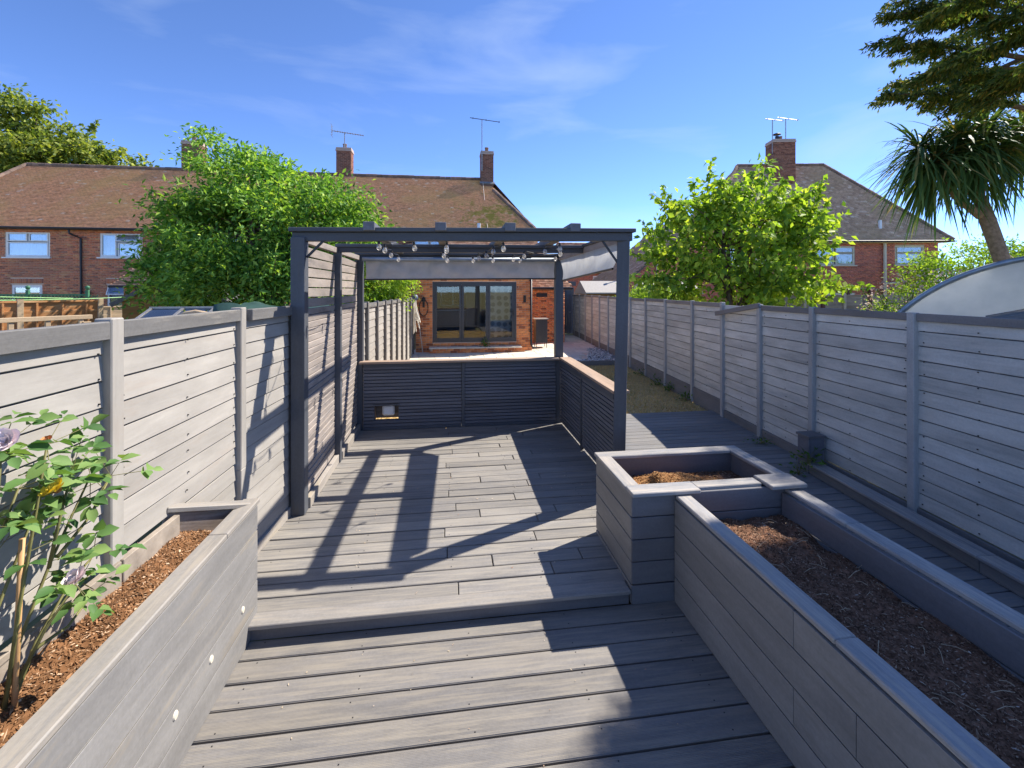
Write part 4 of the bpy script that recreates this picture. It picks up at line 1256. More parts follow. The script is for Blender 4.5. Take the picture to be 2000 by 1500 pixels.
# conifer with level branches, its trunk out of view on the right
def conifer(label, base, h, seed, rad=3.7, zlow=3.4, boughs=(), dry=True, cut=True, nlev=24):
    r = random.Random(seed); rn = np.random.default_rng(seed)
    B = Vector(base)
    t = thing('conifer', label, 'tree', base)
    gg = Geo()
    gg.tube([(0, 0, 0), (0.05, 0, h * .5), (0, 0, h)], [.28, .2, .04], 10)
    pts, outs, dry = [], [], []
    def branch(z, a, L, droop, dens=1.0):
        d = Vector((math.cos(a), math.sin(a), 0))
        P = []
        for i in range(7):
            u = i / 6
            P.append(Vector((0, 0, z)) + d * (L * u) + Vector((0, 0, .18 * L * u - droop * L * u * u)))
        gg.tube(P, [.05 * (1 - .85 * i / 6) for i in range(7)], 5, False)
        side = Vector((-d.y, d.x, 0))
        k = int((34 if cut else 46) * L * dens)
        for q in range(k):
            u = r.uniform(.18, 1.0) ** .8
            base_p = P[min(5, int(u * 6))].lerp(P[min(6, int(u * 6) + 1)], u * 6 - int(u * 6))
            sl_ = (0.55 - .42 * u) * r.uniform(.3, 1.1) * (1 if r.random() < .5 else -1)
            tipd = side * sl_ + d * abs(sl_) * .7 + Vector((0, 0, -abs(sl_) * r.uniform(.05, .4)))
            m = max(7, int(30 * abs(sl_) / .3))
            tt = rn.uniform(0, 1, (m, 1))
            c = np.array(base_p) + np.array(tipd) * tt + rn.normal(0, .03, (m, 3)) * np.array([1, 1, .7])
            pts.append(c)
            outs.append(np.tile(np.array(tipd.normalized()) + np.array([0, 0, -.25]), (m, 1)))
    for i in range(nlev):
        z = zlow + (h - .2 - zlow) * i / nlev
        L = rad * (1 - .72 * max(0, (i - 3)) / nlev)
        for k in range(3 if cut else 4):
            a_ = r.uniform(0, 2 * PI)
            if cut and z < 5.9 and math.cos(a_ - PI) > -.35: continue
            branch(z + r.uniform(-.15, .15), a_, L * r.uniform(.75, 1.08) * (.8 if z < 7.5 and math.cos(a_ - PI) > .3 else 1), r.uniform(.12, .3))
    # the boughs that reach left into view
    for (z, a, L, dr) in boughs:
        branch(z, a, L, dr, 1.5)
    gg.build('trunk', M['bark'], t, smooth=True)
    c = np.concatenate(pts); o = np.concatenate(outs)
    V, F = leaves_np(c, 0.085, rn, .35, .36, .2, o * 1.2)
    link('crown', np_mesh('crown', V, F, M['leaf_conifer']), t)
    # dry hanging sprays low in the crown
    if not dry: return t
    cc, dd = ell_clumps([(-1.0, -.4, 4.35, .7, .7, .35), (-.3, -.3, 3.9, .8, .8, .6)], 70, rn, .3)
    idx = np.repeat(np.arange(70), 60)
    c2 = cc[idx] + rn.normal(0, 1, (len(idx), 3)) * np.array([.16, .16, .2])
    V, F = leaves_np(c2, 0.08, rn, .3, .4, .9)
    link('dry_sprays', np_mesh('dry_sprays', V, F, M['leaf_conifer_dry']), t)
    return t
conifer('dark conifer reaching level boughs into the sky from the right edge', (9.9, 6.4, -.16), 9.8, 71, 3.2, zlow=5.4, nlev=15,
        boughs=((5.95, 3.05, 3.05, .10), (5.1, 3.12, 3.0, .12), (6.6, 3.0, 2.7, .12), (5.35, 3.3, 2.2, .12), (7.1, 3.2, 2.5, .12)))
conifer('tall unseen conifer added beyond the right edge to shade the trough', (7.1, 3.25, -.16), 8.6, 72, 2.75, zlow=4.95, dry=False, cut=False, nlev=20)  # unseen tree, placed to cast the shade on the trough and lower deck

# rose in the left bed
def rose():
    r = random.Random(4); rn = np.random.default_rng(4)
    B = Vector((-1.345, 1.60, 0.70))
    t = thing('rose_bush', 'leggy rose bush with pale pink and yellow blooms in the left bed', 'rose', B)
    t.scale = (.91, .91, .91)
    stems = [
        [(0, 0, 0), (.01, .06, .22), (.02, .17, .42), (.02, .28, .56), (.02, .36, .66)],
        [(.01, .02, 0), (.01, .12, .16), (.02, .25, .28), (.03, .36, .33)],
        [(-.02, -.04, 0), (-.02, -.03, .28), (.0, .06, .50), (.0, .16, .68)],
        [(.0, -.08, 0), (-.01, -.1, .3), (0, -.03, .55), (.01, .05, .74)],
        [(0.02, .2, .42), (.03, .34, .50), (.03, .46, .62)],
        [(0.02, .16, .40), (.03, .2, .58), (.02, .26, .70)],
        [(.01, .1, .14), (.04, .22, .14), (.05, .34, .2)],
        [(.0, -.03, .5), (.02, -.12, .62), (.01, -.16, .72)],
        [(0, -.05, 0), (.02, -.06, .35), (.04, -.065, .7), (.06, -.07, .92)],
        [(0, .01, 0), (.03, .03, .35), (.05, .07, .66), (.06, .10, .875)],
        [(.02, .03, .08), (.06, .09, .22), (.13, .13, .35)],
    ]
    gg = Geo()
    for s in stems:
        gg.tube([Vector(p) for p in s], [.006 * (1 - .6 * i / (len(s) - 1)) + .0012 for i in range(len(s))], 5)
    C, O = [], []
    def spray(p, n, spread):
        for k in range(n):
            d = Vector((r.gauss(0, .6), r.gauss(0, 1), r.gauss(.15, .6))).normalized()
            q = Vector(p) + d * spread * r.uniform(.25, 1)
            gg.tube([Vector(p), q], .0014, 4, False)
            sd = d.cross(Vector((0, 0, 1))).normalized()
            for j in range(5):
                C.append(q + d * .012 * (j // 2) * 1.6); 
                O.append((d * (1 if j == 4 else .35) + sd * (0 if j == 4 else (1 if j % 2 else -1))) * 1.8)
    for s in stems:
        for p in s[2:]:
            spray(p, 2, .12)
        spray(s[-1], 4, .14)
    gg.build('stem', M['stem'], t, smooth=True)
    C = np.array([tuple(c) for c in C]); O = np.array([tuple(o) for o in O])
    n = len(C)
    d = O + rn.normal(0, .35, (n, 3)); d[:, 2] -= .15
    d /= np.linalg.norm(d, axis=1, keepdims=True)
    nn = rn.normal(0, .6, (n, 3)); nn[:, 2] = np.abs(nn[:, 2]) + .8; nn[:, 0] += .5
    sd = np.cross(d, nn); sd /= np.linalg.norm(sd, axis=1, keepdims=True)
    u = np.cross(sd, d)
    L = .058 * rn.uniform(.55, 1.25, (n, 1)); W = L * .33
    P = [C, C + d * L * .28 + sd * W * .85 + u * W * .3, C + d * L * .62 + sd * W * .9 + u * W * .2, C + d * L - u * L * .16,
         C + d * L * .62 - sd * W * .9 + u * W * .2, C + d * L * .28 - sd * W * .85 + u * W * .3, C + d * L * .5 - u * L * .03]
    V = np.stack(P, 1).reshape(-1, 3)
    b = np.arange(n)[:, None] * 7
    F = np.concatenate([b + np.array([q]) for q in ((0, 1, 6), (1, 2, 6), (2, 3, 6), (3, 4, 6), (4, 5, 6), (5, 0, 6))])
    link('leaves', np_mesh('leaves', V, F, M['leaf_rose'], True), t)
    def bloom(p, rad, mat, nm, cup=.7, label=None):
        Vb, Fb = [], []
        for ring, (n_, rr_, el) in enumerate(((5, rad, .25), (5, rad * .85, .75), (4, rad * .6, 1.1), (3, rad * .4, 1.35))):
            for k in range(n_):
                a = 2 * PI * (k + .37 * ring) / n_ + r.uniform(-.2, .2)
                d = Vector((math.cos(a), math.sin(a), 0)); s_ = Vector((-d.y, d.x, 0))
                e = el * cup + r.uniform(-.15, .15)
                o_ = d * math.cos(e) + Vector((0, 0, math.sin(e)))
                b0 = len(Vb)
                for (u, w) in ((0, .1), (.35, .42), (.75, .55), (1.0, .28)):
                    q = o_ * rr_ * u + Vector((0, 0, rr_ * .25 * u * u))
                    Vb.append(q - s_ * w * rr_); Vb.append(q + Vector((0, 0, -.06 * rr_)) + o_ * .05 * rr_); Vb.append(q + s_ * w * rr_)
                for i in range(3):
                    for jx in range(2):
                        Fb.append((b0 + 3 * i + jx, b0 + 3 * i + jx + 1, b0 + 3 * i + jx + 4, b0 + 3 * i + jx + 3))
        o = link(nm, mesh_of(nm, Vb, Fb, mat, True), t, p, (r.uniform(.4, .9), r.uniform(-.5, .5), 0))
        if label: o['label'] = label
    bloom((.13, .13, .365), .042, M['petal_white'], 'flower', label='pale pink full rose low on the right')
    bloom((.12, .05, .73), .036, M['petal_yellow'], 'flower', label='yellow rose in the upper leaves')
    bloom((.07, -.07, .94), .04, M['petal_white'], 'flower', label='white rose at the top left')
    for p in ((.06, .10, .885), (.07, .12, .70), (.06, .05, .79)):
        bloom(p, .02, M['petal_dry'], 'seed_head', 1.3)
rose()
cn = Geo(); cn.tube([(0, 0, -.1), (.004, .012, .25), (.01, .02, .52)], .008, 8)
tag(cn.build('garden_cane', M['cane'], None, (-1.33, 1.62, .70), smooth=True), 'orange bamboo cane pushed into the left bed beside the rose', 'cane')

# weeds, ivy and litter
def weed(name, label, cat, c, rad, n, size, mat, seed, hgt=.5, group=None):
    rn = np.random.default_rng(seed)
    u = rn.normal(0, 1, (n, 3)) * np.array([rad, rad, rad * hgt]); u[:, 2] = np.abs(u[:, 2])
    V, F = leaves_np(u, size, rn, .8, .6, .0, u / (np.linalg.norm(u, axis=1, keepdims=True) + 1e-6))
    t = thing(name, label, cat, c, 0, group)
    o = link('foliage', np_mesh('foliage', V, F, mat), t)
    o['kind'] = 'stuff'
    gg = Geo()
    for q in u[::max(1, n // 12)]:
        gg.tube([(0, 0, -.01), (q[0] * .4, q[1] * .4, q[2] * .7), tuple(q)], [.004, .003, .0015], 4)
    gg.build('stem', M['stem'], t)
    return t
weed('ivy_plant', 'small green ivy sprig growing beside the charcoal box on the ledge', 'plant', (4.05, 4.72, .03), .075, 46, .06, M['weed'], 81, 1.0)
weed('ivy_plant', 'ivy sprig trailing in front of the charcoal box', 'plant', (3.93, 4.72, -.09), .06, 30, .05, M['weed'], 82, 1.0)
weed('weed', 'tuft of weed at the edge of the walkway deck by the fence', 'weed', (4.22, 5.75, -.09), .07, 60, .035, M['weed'], 83)
for k, (yv, lab) in enumerate(((8.3, 'tall weed at the fence foot just past the walkway deck'), (9.1, 'green weed clump halfway along the lawn edge'), (9.75, 'broad leafy weed at the fence on the lawn'), (10.9, 'far weed clump at the lawn edge near the pebbles'))):
    weed('weed', lab, 'weed', (3.92 + .085 * yv - .10, yv, -.14), .075, 60, .055, M['weed'], 90 + k, 1.2)
weed('weed', 'small green weed in the joint on the brick doorstep', 'weed', (1.2, 15.0, .14), .07, 80, .07, M['weed'], 97, 1.6)
rn = np.random.default_rng(15)
n = 150
cx = rn.uniform(-1.1, 1.3, n); cy = rn.uniform(2.9, 6.3, n)
lit = link('leaf_litter', None)
chips('bits', np.stack([cx, cy, np.full(n, .105)], 1), (.004, .016), M['litter'], rn, lit, 1.6, .1)
n = 90
chips('bits', np.stack([rn.uniform(-1.0, 1.4, n), rn.uniform(1.0, 2.7, n), np.full(n, .004)], 1), (.003, .011), M['litter'], rn, lit, 1.6, .1)
tag(lit, 'scattered dry petals and bits on the deck', 'litter', None, 'stuff')

# ------------------------------------------------------------------ lawn, patio, pebbles
rn = np.random.default_rng(16)
n = 60000
gx = rn.uniform(-1.2, 5.1, n); gy = rn.uniform(6.7, 12.45, n)
keep = ((gy > 7.45) | (gx < 1.7)) & (gx < 3.9 + .085 * gy)
c = np.stack([gx, gy, np.full(n, -.155)], 1)[keep]
m = len(c)
d = rn.normal(0, .5, (m, 3)); d[:, 2] = np.abs(d[:, 2]) + .35
V, F = leaves_np(c, 0.055, rn, .0, .16, 0, d * 2, .1)
lw = link('lawn', np_mesh('lawn', V, F, M['grass_dry']))
tag(lw, 'dry yellowed lawn grass between the walkway deck and the patio', 'grass', None, 'stuff')

gg = Geo(); gg.add([(-1.25, 6.6, -.145), (4.5, 6.6, -.145), (4.95, 12.5, -.145), (-1.15, 12.5, -.145)], [(0, 1, 2, 3)])
tag(gg.build('lawn_ground', M['lawn_soil']), kind='structure')
pt = thing('patio', None, None, kind='structure')
gy0 = 12.75
rowh = [.6, .45, .6, .6, .45, .6, .6, .45, .6, .6, .45, .6, .6]
gg = Geo(); gg.box((2.1, 16.6, -.095), (6.4, 7.9, .06)); gg.build('mortar_bed', M['mortar'], pt)
yy = gy0; rr = random.Random(9)
for h in rowh:
    x = -1.2 - rr.uniform(0, .4)
    while x < 3.92 + .085 * yy:
        w = rr.choice((.45, .6, .9))
        x1 = min(x + w, 3.9 + .085 * yy)
        xs = max(x, -1.12)
        # the curved pebble corner
        if x1 - xs > .08 and not (yy < 15.3 and (xs + x1) / 2 > 4.0 + (yy - 12.6) * .35):
            box('paving_slab', M['slab'], ((xs + x1) / 2, yy + h / 2, -.062 + rr.uniform(-.002, .002)), (round(x1 - xs - .012, 2), round(h - .012, 2), .04), pt, None, .004)
        x = x + w
    yy += h
ed = thing('lawn_edging', 'dark timber edging board between the dry lawn and the pebbles', 'edging', (3.6, 12.55, -.1))
box('edging_board', M['fence_dark'], (.15, 0, .0), (2.7, .04, .16), ed)
box('edging_board', M['fence_dark'], (-2.9, .0, .0), (3.3, .04, .16), ed)
n = 3200
px = rn.uniform(3.0, 5.3, n); py = rn.uniform(12.58, 15.4, n)
k = (px > 3.9 + (py - 12.6) * .32 - .45 * np.clip((13.0 - py) / .4, 0, 1)) & (px < 3.88 + .085 * py)
px, py = px[k], py[k]
pc = np.stack([px, py, -.055 + rn.uniform(0, .05, len(px))], 1)
oc = np.array([[1, 0, 0], [-1, 0, 0], [0, 1, 0], [0, -1, 0], [0, 0, .6], [0, 0, -.6]], float)
sz = rn.uniform(.02, .04, (len(pc), 1, 1)) * rn.uniform(.7, 1.3, (len(pc), 6, 1))
V = (pc[:, None, :] + oc[None] * sz).reshape(-1, 3)
b = np.arange(len(pc))[:, None] * 6
F = np.concatenate([b + np.array([f]) for f in ((0, 2, 4), (2, 1, 4), (1, 3, 4), (3, 0, 4), (2, 0, 5), (1, 2, 5), (3, 1, 5), (0, 3, 5))])
tag(link('pebbles', np_mesh('pebbles', V, F, M['pebble'])), 'pale grey pebbles in the patio corner by the right fence', 'pebbles', None, 'stuff')

# ------------------------------------------------------------------ brick and tile geometry
def free_spans(x0, x1, holes, z0, z1):
    sp = [(x0, x1)]
    for (a, b, c_, d_) in holes:
        if d_ <= z0 + 1e-4 or c_ >= z1 - 1e-4: continue
        nw = []
        for (s, e) in sp:
            if b <= s or a >= e: nw.append((s, e)); continue
            if a > s: nw.append((s, a))
            if b < e: nw.append((b, e))
        sp = nw
    return sp

def backing(x0, x1, z0, z1, holes):
    """rects of the wall face around its openings"""
    zs = sorted({z0, z1} | {min(max(h[k], z0), z1) for h in holes for k in (2, 3)})
    R = []
    for a, b in zip(zs[:-1], zs[1:]):
        if b - a < 1e-4: continue
        for (s, e) in free_spans(x0, x1, holes, a, b):
            R.append((s, e, a, b))
    return R

def bricks_list(x0, x1, z0, z1, holes, bl=.225, bh=.075, j=.011, clip=None):
    out = []
    nrow = int(round((z1 - z0) / bh))
    for k in range(nrow):
        za = z0 + k * bh; zb = za + bh
        for (s, e) in free_spans(x0, x1, holes, za + .01, zb - .01):
            x = x0 - (bl / 2 if k % 2 else 0)
            while x < e:
                a, b = max(x, s), min(x + bl, e)
                if b - a > .035:
                    if clip is None or clip((a + b) / 2, (za + zb) / 2):
                        out.append((a + j / 2, b - j / 2, za + j / 2, zb - j / 2))
                x += bl
    return out

def brick_wall(parent, x0, x1, z0, z1, holes, y, mat, mort, clip=None, poly=None, thick=.22, bl=.225, seed=0, soldier=()):
    """front face toward local -Y at y; one joined part of bricks plus the mortar wall behind"""
    gg = Geo()
    if poly is None:
        for (s, e, a, b) in backing(x0, x1, z0, z1, holes):
            gg.box(((s + e) / 2, y + thick / 2 + .006, (a + b) / 2), (e - s, thick, b - a))
    else:
        n = len(poly)
        V = [(px_, y + .006, pz_) for px_, pz_ in poly] + [(px_, y + .006 + thick, pz_) for px_, pz_ in poly]
        gg.add(V, [tuple(range(n)), tuple(range(2 * n - 1, n - 1, -1))] + [(i, i + n, (i + 1) % n + n, (i + 1) % n) for i in range(n)])
    gg.build('wall', mort, parent)
    hs = list(holes) + [(a, b, c_, d_) for (a, b, c_, d_) in soldier]
    L = bricks_list(x0, x1, z0, z1, hs, bl=bl, clip=clip)
    for (a, b, c_, d_) in soldier:
        k = max(1, int(round((b - a) / .075)))
        for i in range(k):
            L.append((a + (b - a) * i / k + .006, a + (b - a) * (i + 1) / k - .006, c_ + .004, d_ - .004))
    A = np.array(L)
    r_ = np.random.default_rng(seed)
    f = y - r_.uniform(.0, .006, len(A))
    bk = np.full(len(A), y + .012)
    def P(x, yv, z): return np.stack([x, yv, z], 1)
    V = np.stack([P(A[:, 0], f, A[:, 2]), P(A[:, 1], f, A[:, 2]), P(A[:, 1], f, A[:, 3]), P(A[:, 0], f, A[:, 3]),
                  P(A[:, 0], bk, A[:, 2]), P(A[:, 1], bk, A[:, 2]), P(A[:, 1], bk, A[:, 3]), P(A[:, 0], bk, A[:, 3])], 1).reshape(-1, 3)
    b = np.arange(len(A))[:, None] * 8
    F = np.concatenate([b + np.array([q]) for q in ((0, 1, 2, 3), (0, 4, 5, 1), (1, 5, 6, 2), (2, 6, 7, 3), (3, 7, 4, 0))])
    o = link('brickwork', np_mesh('brickwork', V, F, mat), parent)
    o['kind'] = 'stuff'
    return o

def inside(poly, X, Yv):
    res = np.zeros(len(X), bool)
    n = len(poly)
    for i in range(n):
        x1, y1 = poly[i]; x2, y2 = poly[(i + 1) % n]
        cond = ((y1 > Yv) != (y2 > Yv))
        with np.errstate(divide='ignore', invalid='ignore'):
            xi = (x2 - x1) * (Yv - y1) / (y2 - y1) + x1
        res ^= cond & (X < xi)
    return res

def tile_slope(parent, O, e, up, poly, mat, under, tw=.168, gauge=.105, seed=0, name='tiles', thick=.022):
    """plain tiles laid over a polygon given in (along eave, up slope) metres"""
    O = np.array(O, float); e = np.array(e, float); up = np.array(up, float)
    e /= np.linalg.norm(e); up /= np.linalg.norm(up)
    nrm = np.cross(e, up)
    if nrm[2] < 0: nrm = -nrm
    P = np.array(poly)
    amin, bmin = P.min(0); amax, bmax = P.max(0)
    r_ = np.random.default_rng(seed)
    A, B = [], []
    k = 0
    b = bmin
    while b < bmax:
        a = np.arange(amin - (tw / 2 if k % 2 else 0), amax, tw)
        A.append(a); B.append(np.full(len(a), b))
        b += gauge; k += 1
    A = np.concatenate(A); B = np.concatenate(B)
    ok = inside(poly, A + tw / 2, B + gauge * .5)
    A, B = A[ok], B[ok]
    n = len(A)
    lift = thick + r_.uniform(-.004, .007, n)
    j = .003
    skew = r_.normal(0, .003, n)
    def pt(a, bb, hgt): return O + a[:, None] * e + bb[:, None] * up + hgt[:, None] * nrm
    z0 = np.zeros(n)
    ext = gauge * 1.25
    V = np.stack([pt(A + j, B + skew, lift), pt(A + tw - j, B - skew, lift), pt(A + tw - j, B + ext, z0 + .004), pt(A + j, B + ext, z0 + .004),
                  pt(A + j, B + skew, z0 - .004), pt(A + tw - j, B - skew, z0 - .004)], 1).reshape(-1, 3)
    bi = np.arange(n)[:, None] * 6
    F = np.concatenate([bi + np.array([[0, 1, 2, 3]]), bi + np.array([[0, 4, 5, 1]])])
    o = link(name, np_mesh(name, V, F, mat), parent)
    o['kind'] = 'stuff'
    g_ = Geo()
    m_ = len(poly)
    Vb = [tuple(O + p[0] * e + p[1] * up - nrm * .01) for p in poly] + [tuple(O + p[0] * e + p[1] * up - nrm * .09) for p in poly]
    g_.add(Vb, [tuple(range(m_)), tuple(range(2 * m_ - 1, m_ - 1, -1))] + [(i, i + m_, (i + 1) % m_ + m_, (i + 1) % m_) for i in range(m_)])
    g_.build('roof', under, parent)
    return o

def ridge_line(parent, pts, rad=.12, name='ridge_tiles', seg=.30):
    gg = Geo()
    for a, b in zip(pts[:-1], pts[1:]):
        a = Vector(a); b = Vector(b)
        k = max(1, int((b - a).length / seg))
        for i in range(k):
            p = a.lerp(b, i / k); q = a.lerp(b, (i + .97) / k)
            w = random.uniform(-.008, .008)
            gg.tube([p + Vector((0, 0, w)), q + Vector((0, 0, w + .006))], [rad, rad * .97], 8)
    o = gg.build(name, M['ridge'], parent)
    o['kind'] = 'stuff'
    return o

def window(parent, x0, x1, z0, z1, y, style, curtain=None, frame=None, sill=True, glass=None, open_top=False):
    """framed window in a wall face at y (facing -Y). style: list of (fx0,fx1,fz0,fz1) lights in 0..1"""
    fm = frame or M['white_paint']
    w = thing_part('window', parent)
    g_ = Geo(); t_ = .055; d_ = .06; yy_ = y + .05
    g_.box(((x0 + x1) / 2, yy_, z1 - t_ / 2), (x1 - x0, d_, t_)); g_.box(((x0 + x1) / 2, yy_, z0 + t_ / 2), (x1 - x0, d_, t_))
    g_.box((x0 + t_ / 2, yy_, (z0 + z1) / 2), (t_, d_, z1 - z0 - 2 * t_)); g_.box((x1 - t_ / 2, yy_, (z0 + z1) / 2), (t_, d_, z1 - z0 - 2 * t_))
    W_, H_ = x1 - x0, z1 - z0
    for (a, b, c_, d2) in style:
        ax, bx, az, bz = x0 + a * W_, x0 + b * W_, z0 + c_ * H_, z0 + d2 * H_
        s_ = .045
        tilt_open = open_top and c_ > .4
        g2 = Geo() if tilt_open else g_
        yl = yy_ - .025
        for (cx_, cz_, dx_, dz_) in (((ax + bx) / 2, bz - s_ / 2, bx - ax, s_), ((ax + bx) / 2, az + s_ / 2, bx - ax, s_), (ax + s_ / 2, (az + bz) / 2, s_, bz - az - 2 * s_), (bx - s_ / 2, (az + bz) / 2, s_, bz - az - 2 * s_)):
            if tilt_open: g2.box((cx_, 0, cz_ - bz), (dx_, .05, dz_))
            else: g2.box((cx_, yl, cz_), (dx_, .05, dz_))
        gp = Geo()
        if tilt_open:
            sash = g2.build('sash', fm, w, (0, yl - .02, bz), (-.42, 0, 0))
            gp.box(((ax + bx) / 2, .0, (az - bz) / 2), (bx - ax - 2 * s_, .006, bz - az - 2 * s_))
            gp.build('pane', glass or M['glass'], w, (0, yl - .02, bz), (-.42, 0, 0))
        else:
            gp.box(((ax + bx) / 2, yl + .005, (az + bz) / 2), (bx - ax - 2 * s_, .006, bz - az - 2 * s_))
            gp.build('pane', glass or M['glass'], w)
    g_.build('frame', fm, w)
    if sill:
        g_ = Geo(); g_.box(((x0 + x1) / 2, y - .02, z0 - .03), (x1 - x0 + .16, .16, .055)); g_.build('sill', fm, w)
    if curtain is not None:
        g_ = Geo(); n_ = 40; V_, F_ = [], []
        for i in range(n_ + 1):
            xx = x0 + .03 + (x1 - x0 - .06) * i / n_
            yy2 = y + .17 + .018 * math.sin(i * 1.35) + .008 * math.sin(i * 3.1)
            V_ += [(xx, yy2, z0 + .02), (xx, yy2, z1 - .02)]
        F_ = [(2 * i, 2 * i + 2, 2 * i + 3, 2 * i + 1) for i in range(n_)]
        g_.add(V_, F_); g_.build('curtain', curtain, w, smooth=True)
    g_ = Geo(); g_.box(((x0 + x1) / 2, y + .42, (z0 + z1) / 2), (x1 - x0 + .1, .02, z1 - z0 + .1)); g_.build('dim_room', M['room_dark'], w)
    return w

def thing_part(name, parent):
    return link(name, None, parent)

def chimney(parent, cx, cy, w, d, z0, z1, seed, pot=True, mat=None):
    ch = thing_part('chimney', parent)
    gg = Geo(); gg.box((cx, cy, (z0 + z1) / 2), (w - .02, d - .02, z1 - z0)); gg.box((cx, cy, z1 - .16), (w + .06, d + .06, .09)); gg.box((cx, cy, z1 - .05), (w + .02, d + .02, .09))
    gg.build('stack', M['mortar_dark'], ch)
    L = []
    gb_ = Geo(); k = 0; z = z0; rr_ = random.Random(seed)
    while z < z1 - .2:
        n_ = max(2, int(round(w / .225)))
        for i in range(n_ + (k % 2)):
            a = cx - w / 2 + (i - .5 * (k % 2)) * w / n_; b = a + w / n_
            a, b = max(a, cx - w / 2), min(b, cx + w / 2)
            if b - a > .04: gb_.box(((a + b) / 2, cy - d / 2 + .02, z + .036), (b - a - .012, .05, .064))
        n_ = max(2, int(round(d / .225)))
        for sx in (-1, 1):
            for i in range(n_ + (k % 2)):
                a = cy - d / 2 + (i - .5 * (k % 2)) * d / n_; b = a + d / n_
                a, b = max(a, cy - d / 2 + .05), min(b, cy + d / 2)
                if b - a > .04: gb_.box((cx + sx * (w / 2 - .02), (a + b) / 2, z + .036), (.05, b - a - .012, .064))
        z += .075; k += 1
    o = gb_.build('brickwork', mat or M['brick_chim'], ch); o['kind'] = 'stuff'
    if pot:
        gp = Geo(); gp.lathe([(.11, 0), (.10, .22), (.12, .24), (.12, .28), (.08, .28), (.08, .0)], (cx, cy, z1), 12); gp.build('chimney_pot', M['ridge'], ch, smooth=True)
    g_ = Geo(); g_.box((cx, cy - .04, z0 + .55), (w + .1, d + .04, .05)); 
    return ch

def aerial(label, base, mast, boom, tilt, yaw, nel, el=.22, refl=True, dark=False):
    t = thing('tv_aerial', label, 'aerial', base, 0, 'rooftop television aerials')
    m = M['black_metal'] if dark else M['aerial_metal']
    gg = Geo(); gg.tube([(0, 0, 0), (0, 0, mast)], .028, 6); gg.build('mast', M['aerial_metal'], t)
    d = Vector((math.cos(yaw) * math.cos(tilt), math.sin(yaw) * math.cos(tilt), math.sin(tilt)))
    c_ = Vector((0, 0, mast))
    gg = Geo(); gg.tube([c_ - d * boom * .4, c_ + d * boom * .6], .022, 5); gg.build('boom', m, t)
    s_ = d.cross(Vector((0, 0, 1))).normalized()
    gg = Geo()
    for k in range(nel):
        p = c_ + d * boom * (-.3 + .88 * k / max(1, nel - 1))
        gg.tube([p - s_ * el * .5, p + s_ * el * .5], .011, 4)
        gg.tube([p - Vector((0, 0, .05)), p + Vector((0, 0, .06))], .012, 4)
    gg.build('elements', m, t)
    if refl:
        gg = Geo(); p = c_ - d * boom * .4
        for q in (-.3, -.15, .0, .15, .3):
            gg.tube([p + Vector((0, 0, q)) - s_ * .28, p + Vector((0, 0, q)) + s_ * .28], .012, 4)
        gg.tube([p - Vector((0, 0, .32)), p + Vector((0, 0, .32))], .012, 4)
        gg.build('reflector', m, t)
    return t

# ------------------------------------------------------------------ the terrace
TY, RY, ZE, ZR = 23.4, 27.5, 4.75, 8.52
XL, XR = -23.5, 4.0
ho = thing('terraced_house', 'long red brick terrace with one tiled roof and three chimneys', 'house', (0, 0, 0))
winL = [(-19.5, -17.75, 3.44, 4.55), (-15.72, -13.96, 3.46, 4.56)]
winG = [(-19.25, -18.05, 1.0, 2.18), (-15.42, -14.2, 1.0, 2.18)]
winM = [(-1.75, 0.75, 3.3, 4.55), (-10.6, -9.0, 3.44, 4.55)]
holes = winL + winG + winM
brick_wall(ho, XL + .6, XR, -.1, 4.72, holes, TY, M['brick_house'], M['mortar'], seed=1, soldier=[(a - .05, b + .05, d_ + .08, d_ + .30) for (a, b, c_, d_) in winG])
window(ho, *winL[0], TY, [(.04, .48, .64, .97), (.52, .96, .64, .97), (.04, .96, .04, .60)], M['curtain'])
window(ho, *winL[1], TY, [(.03, .38, .05, .96), (.41, .97, .62, .97), (.42, .97, .05, .60)], M['curtain'], open_top=True)
window(ho, *winG[0], TY, [(.05, .95, .05, .95)], M['curtain_pink'])
window(ho, *winG[1], TY, [(.04, .96, .60, .96), (.05, .95, .05, .55)], M['curtain_dark'], open_top=True)
window(ho, *winM[0], TY, [(.03, .32, .05, .95), (.35, .65, .05, .95), (.68, .97, .05, .95)], M['curtain'])
window(ho, *winM[1], TY, [(.03, .48, .05, .95), (.52, .97, .05, .95)], M['curtain'])
sl_len = math.hypot(RY - TY + .3, ZR - ZE)
ue = ((0, RY - TY + .3, ZR - ZE))
O_ = (XL, TY - .3, ZE)
Ltot = XR + .7 - XL
# left end hip, right end half hip with a small gablet
polyT = [(0, 0), (Ltot, 0), (Ltot - 2.1, sl_len * .78), (Ltot - 2.12, sl_len), (1.6, sl_len)]
tile_slope(ho, O_, (1, 0, 0), ue, polyT, M['tile_terrace'], M['felt'], seed=2, tw=.17, gauge=.112, thick=.034)
def tp(a, b):
    u_ = Vector(ue).normalized()
    return Vector(O_) + Vector((a, 0, 0)) + u_ * b + Vector((0, -.02, .03))
ridge_line(ho, [tp(1.6, sl_len), tp(Ltot - 2.12, sl_len)], .11)
ridge_line(ho, [tp(Ltot, 0), tp(Ltot - 2.1, sl_len * .78)], .12, 'hip_tiles')
ridge_line(ho, [tp(0, 0), tp(1.6, sl_len)], .11, 'hip_tiles')
gg = Geo()  # back slope and the side hips close the roof
A0, A1, B0, B1 = tp(0, 0), tp(Ltot, 0), tp(Ltot - 2.12, sl_len), tp(1.6, sl_len)
bk = lambda p: Vector((p.x, 2 * RY - p.y, p.z))
gg.add([A0, A1, B0, B1, bk(A0), bk(A1)], [(3, 2, 5, 4), (1, 5, 2), (0, 3, 4)])
gg.build('rear_roof', M['ridge'], ho)
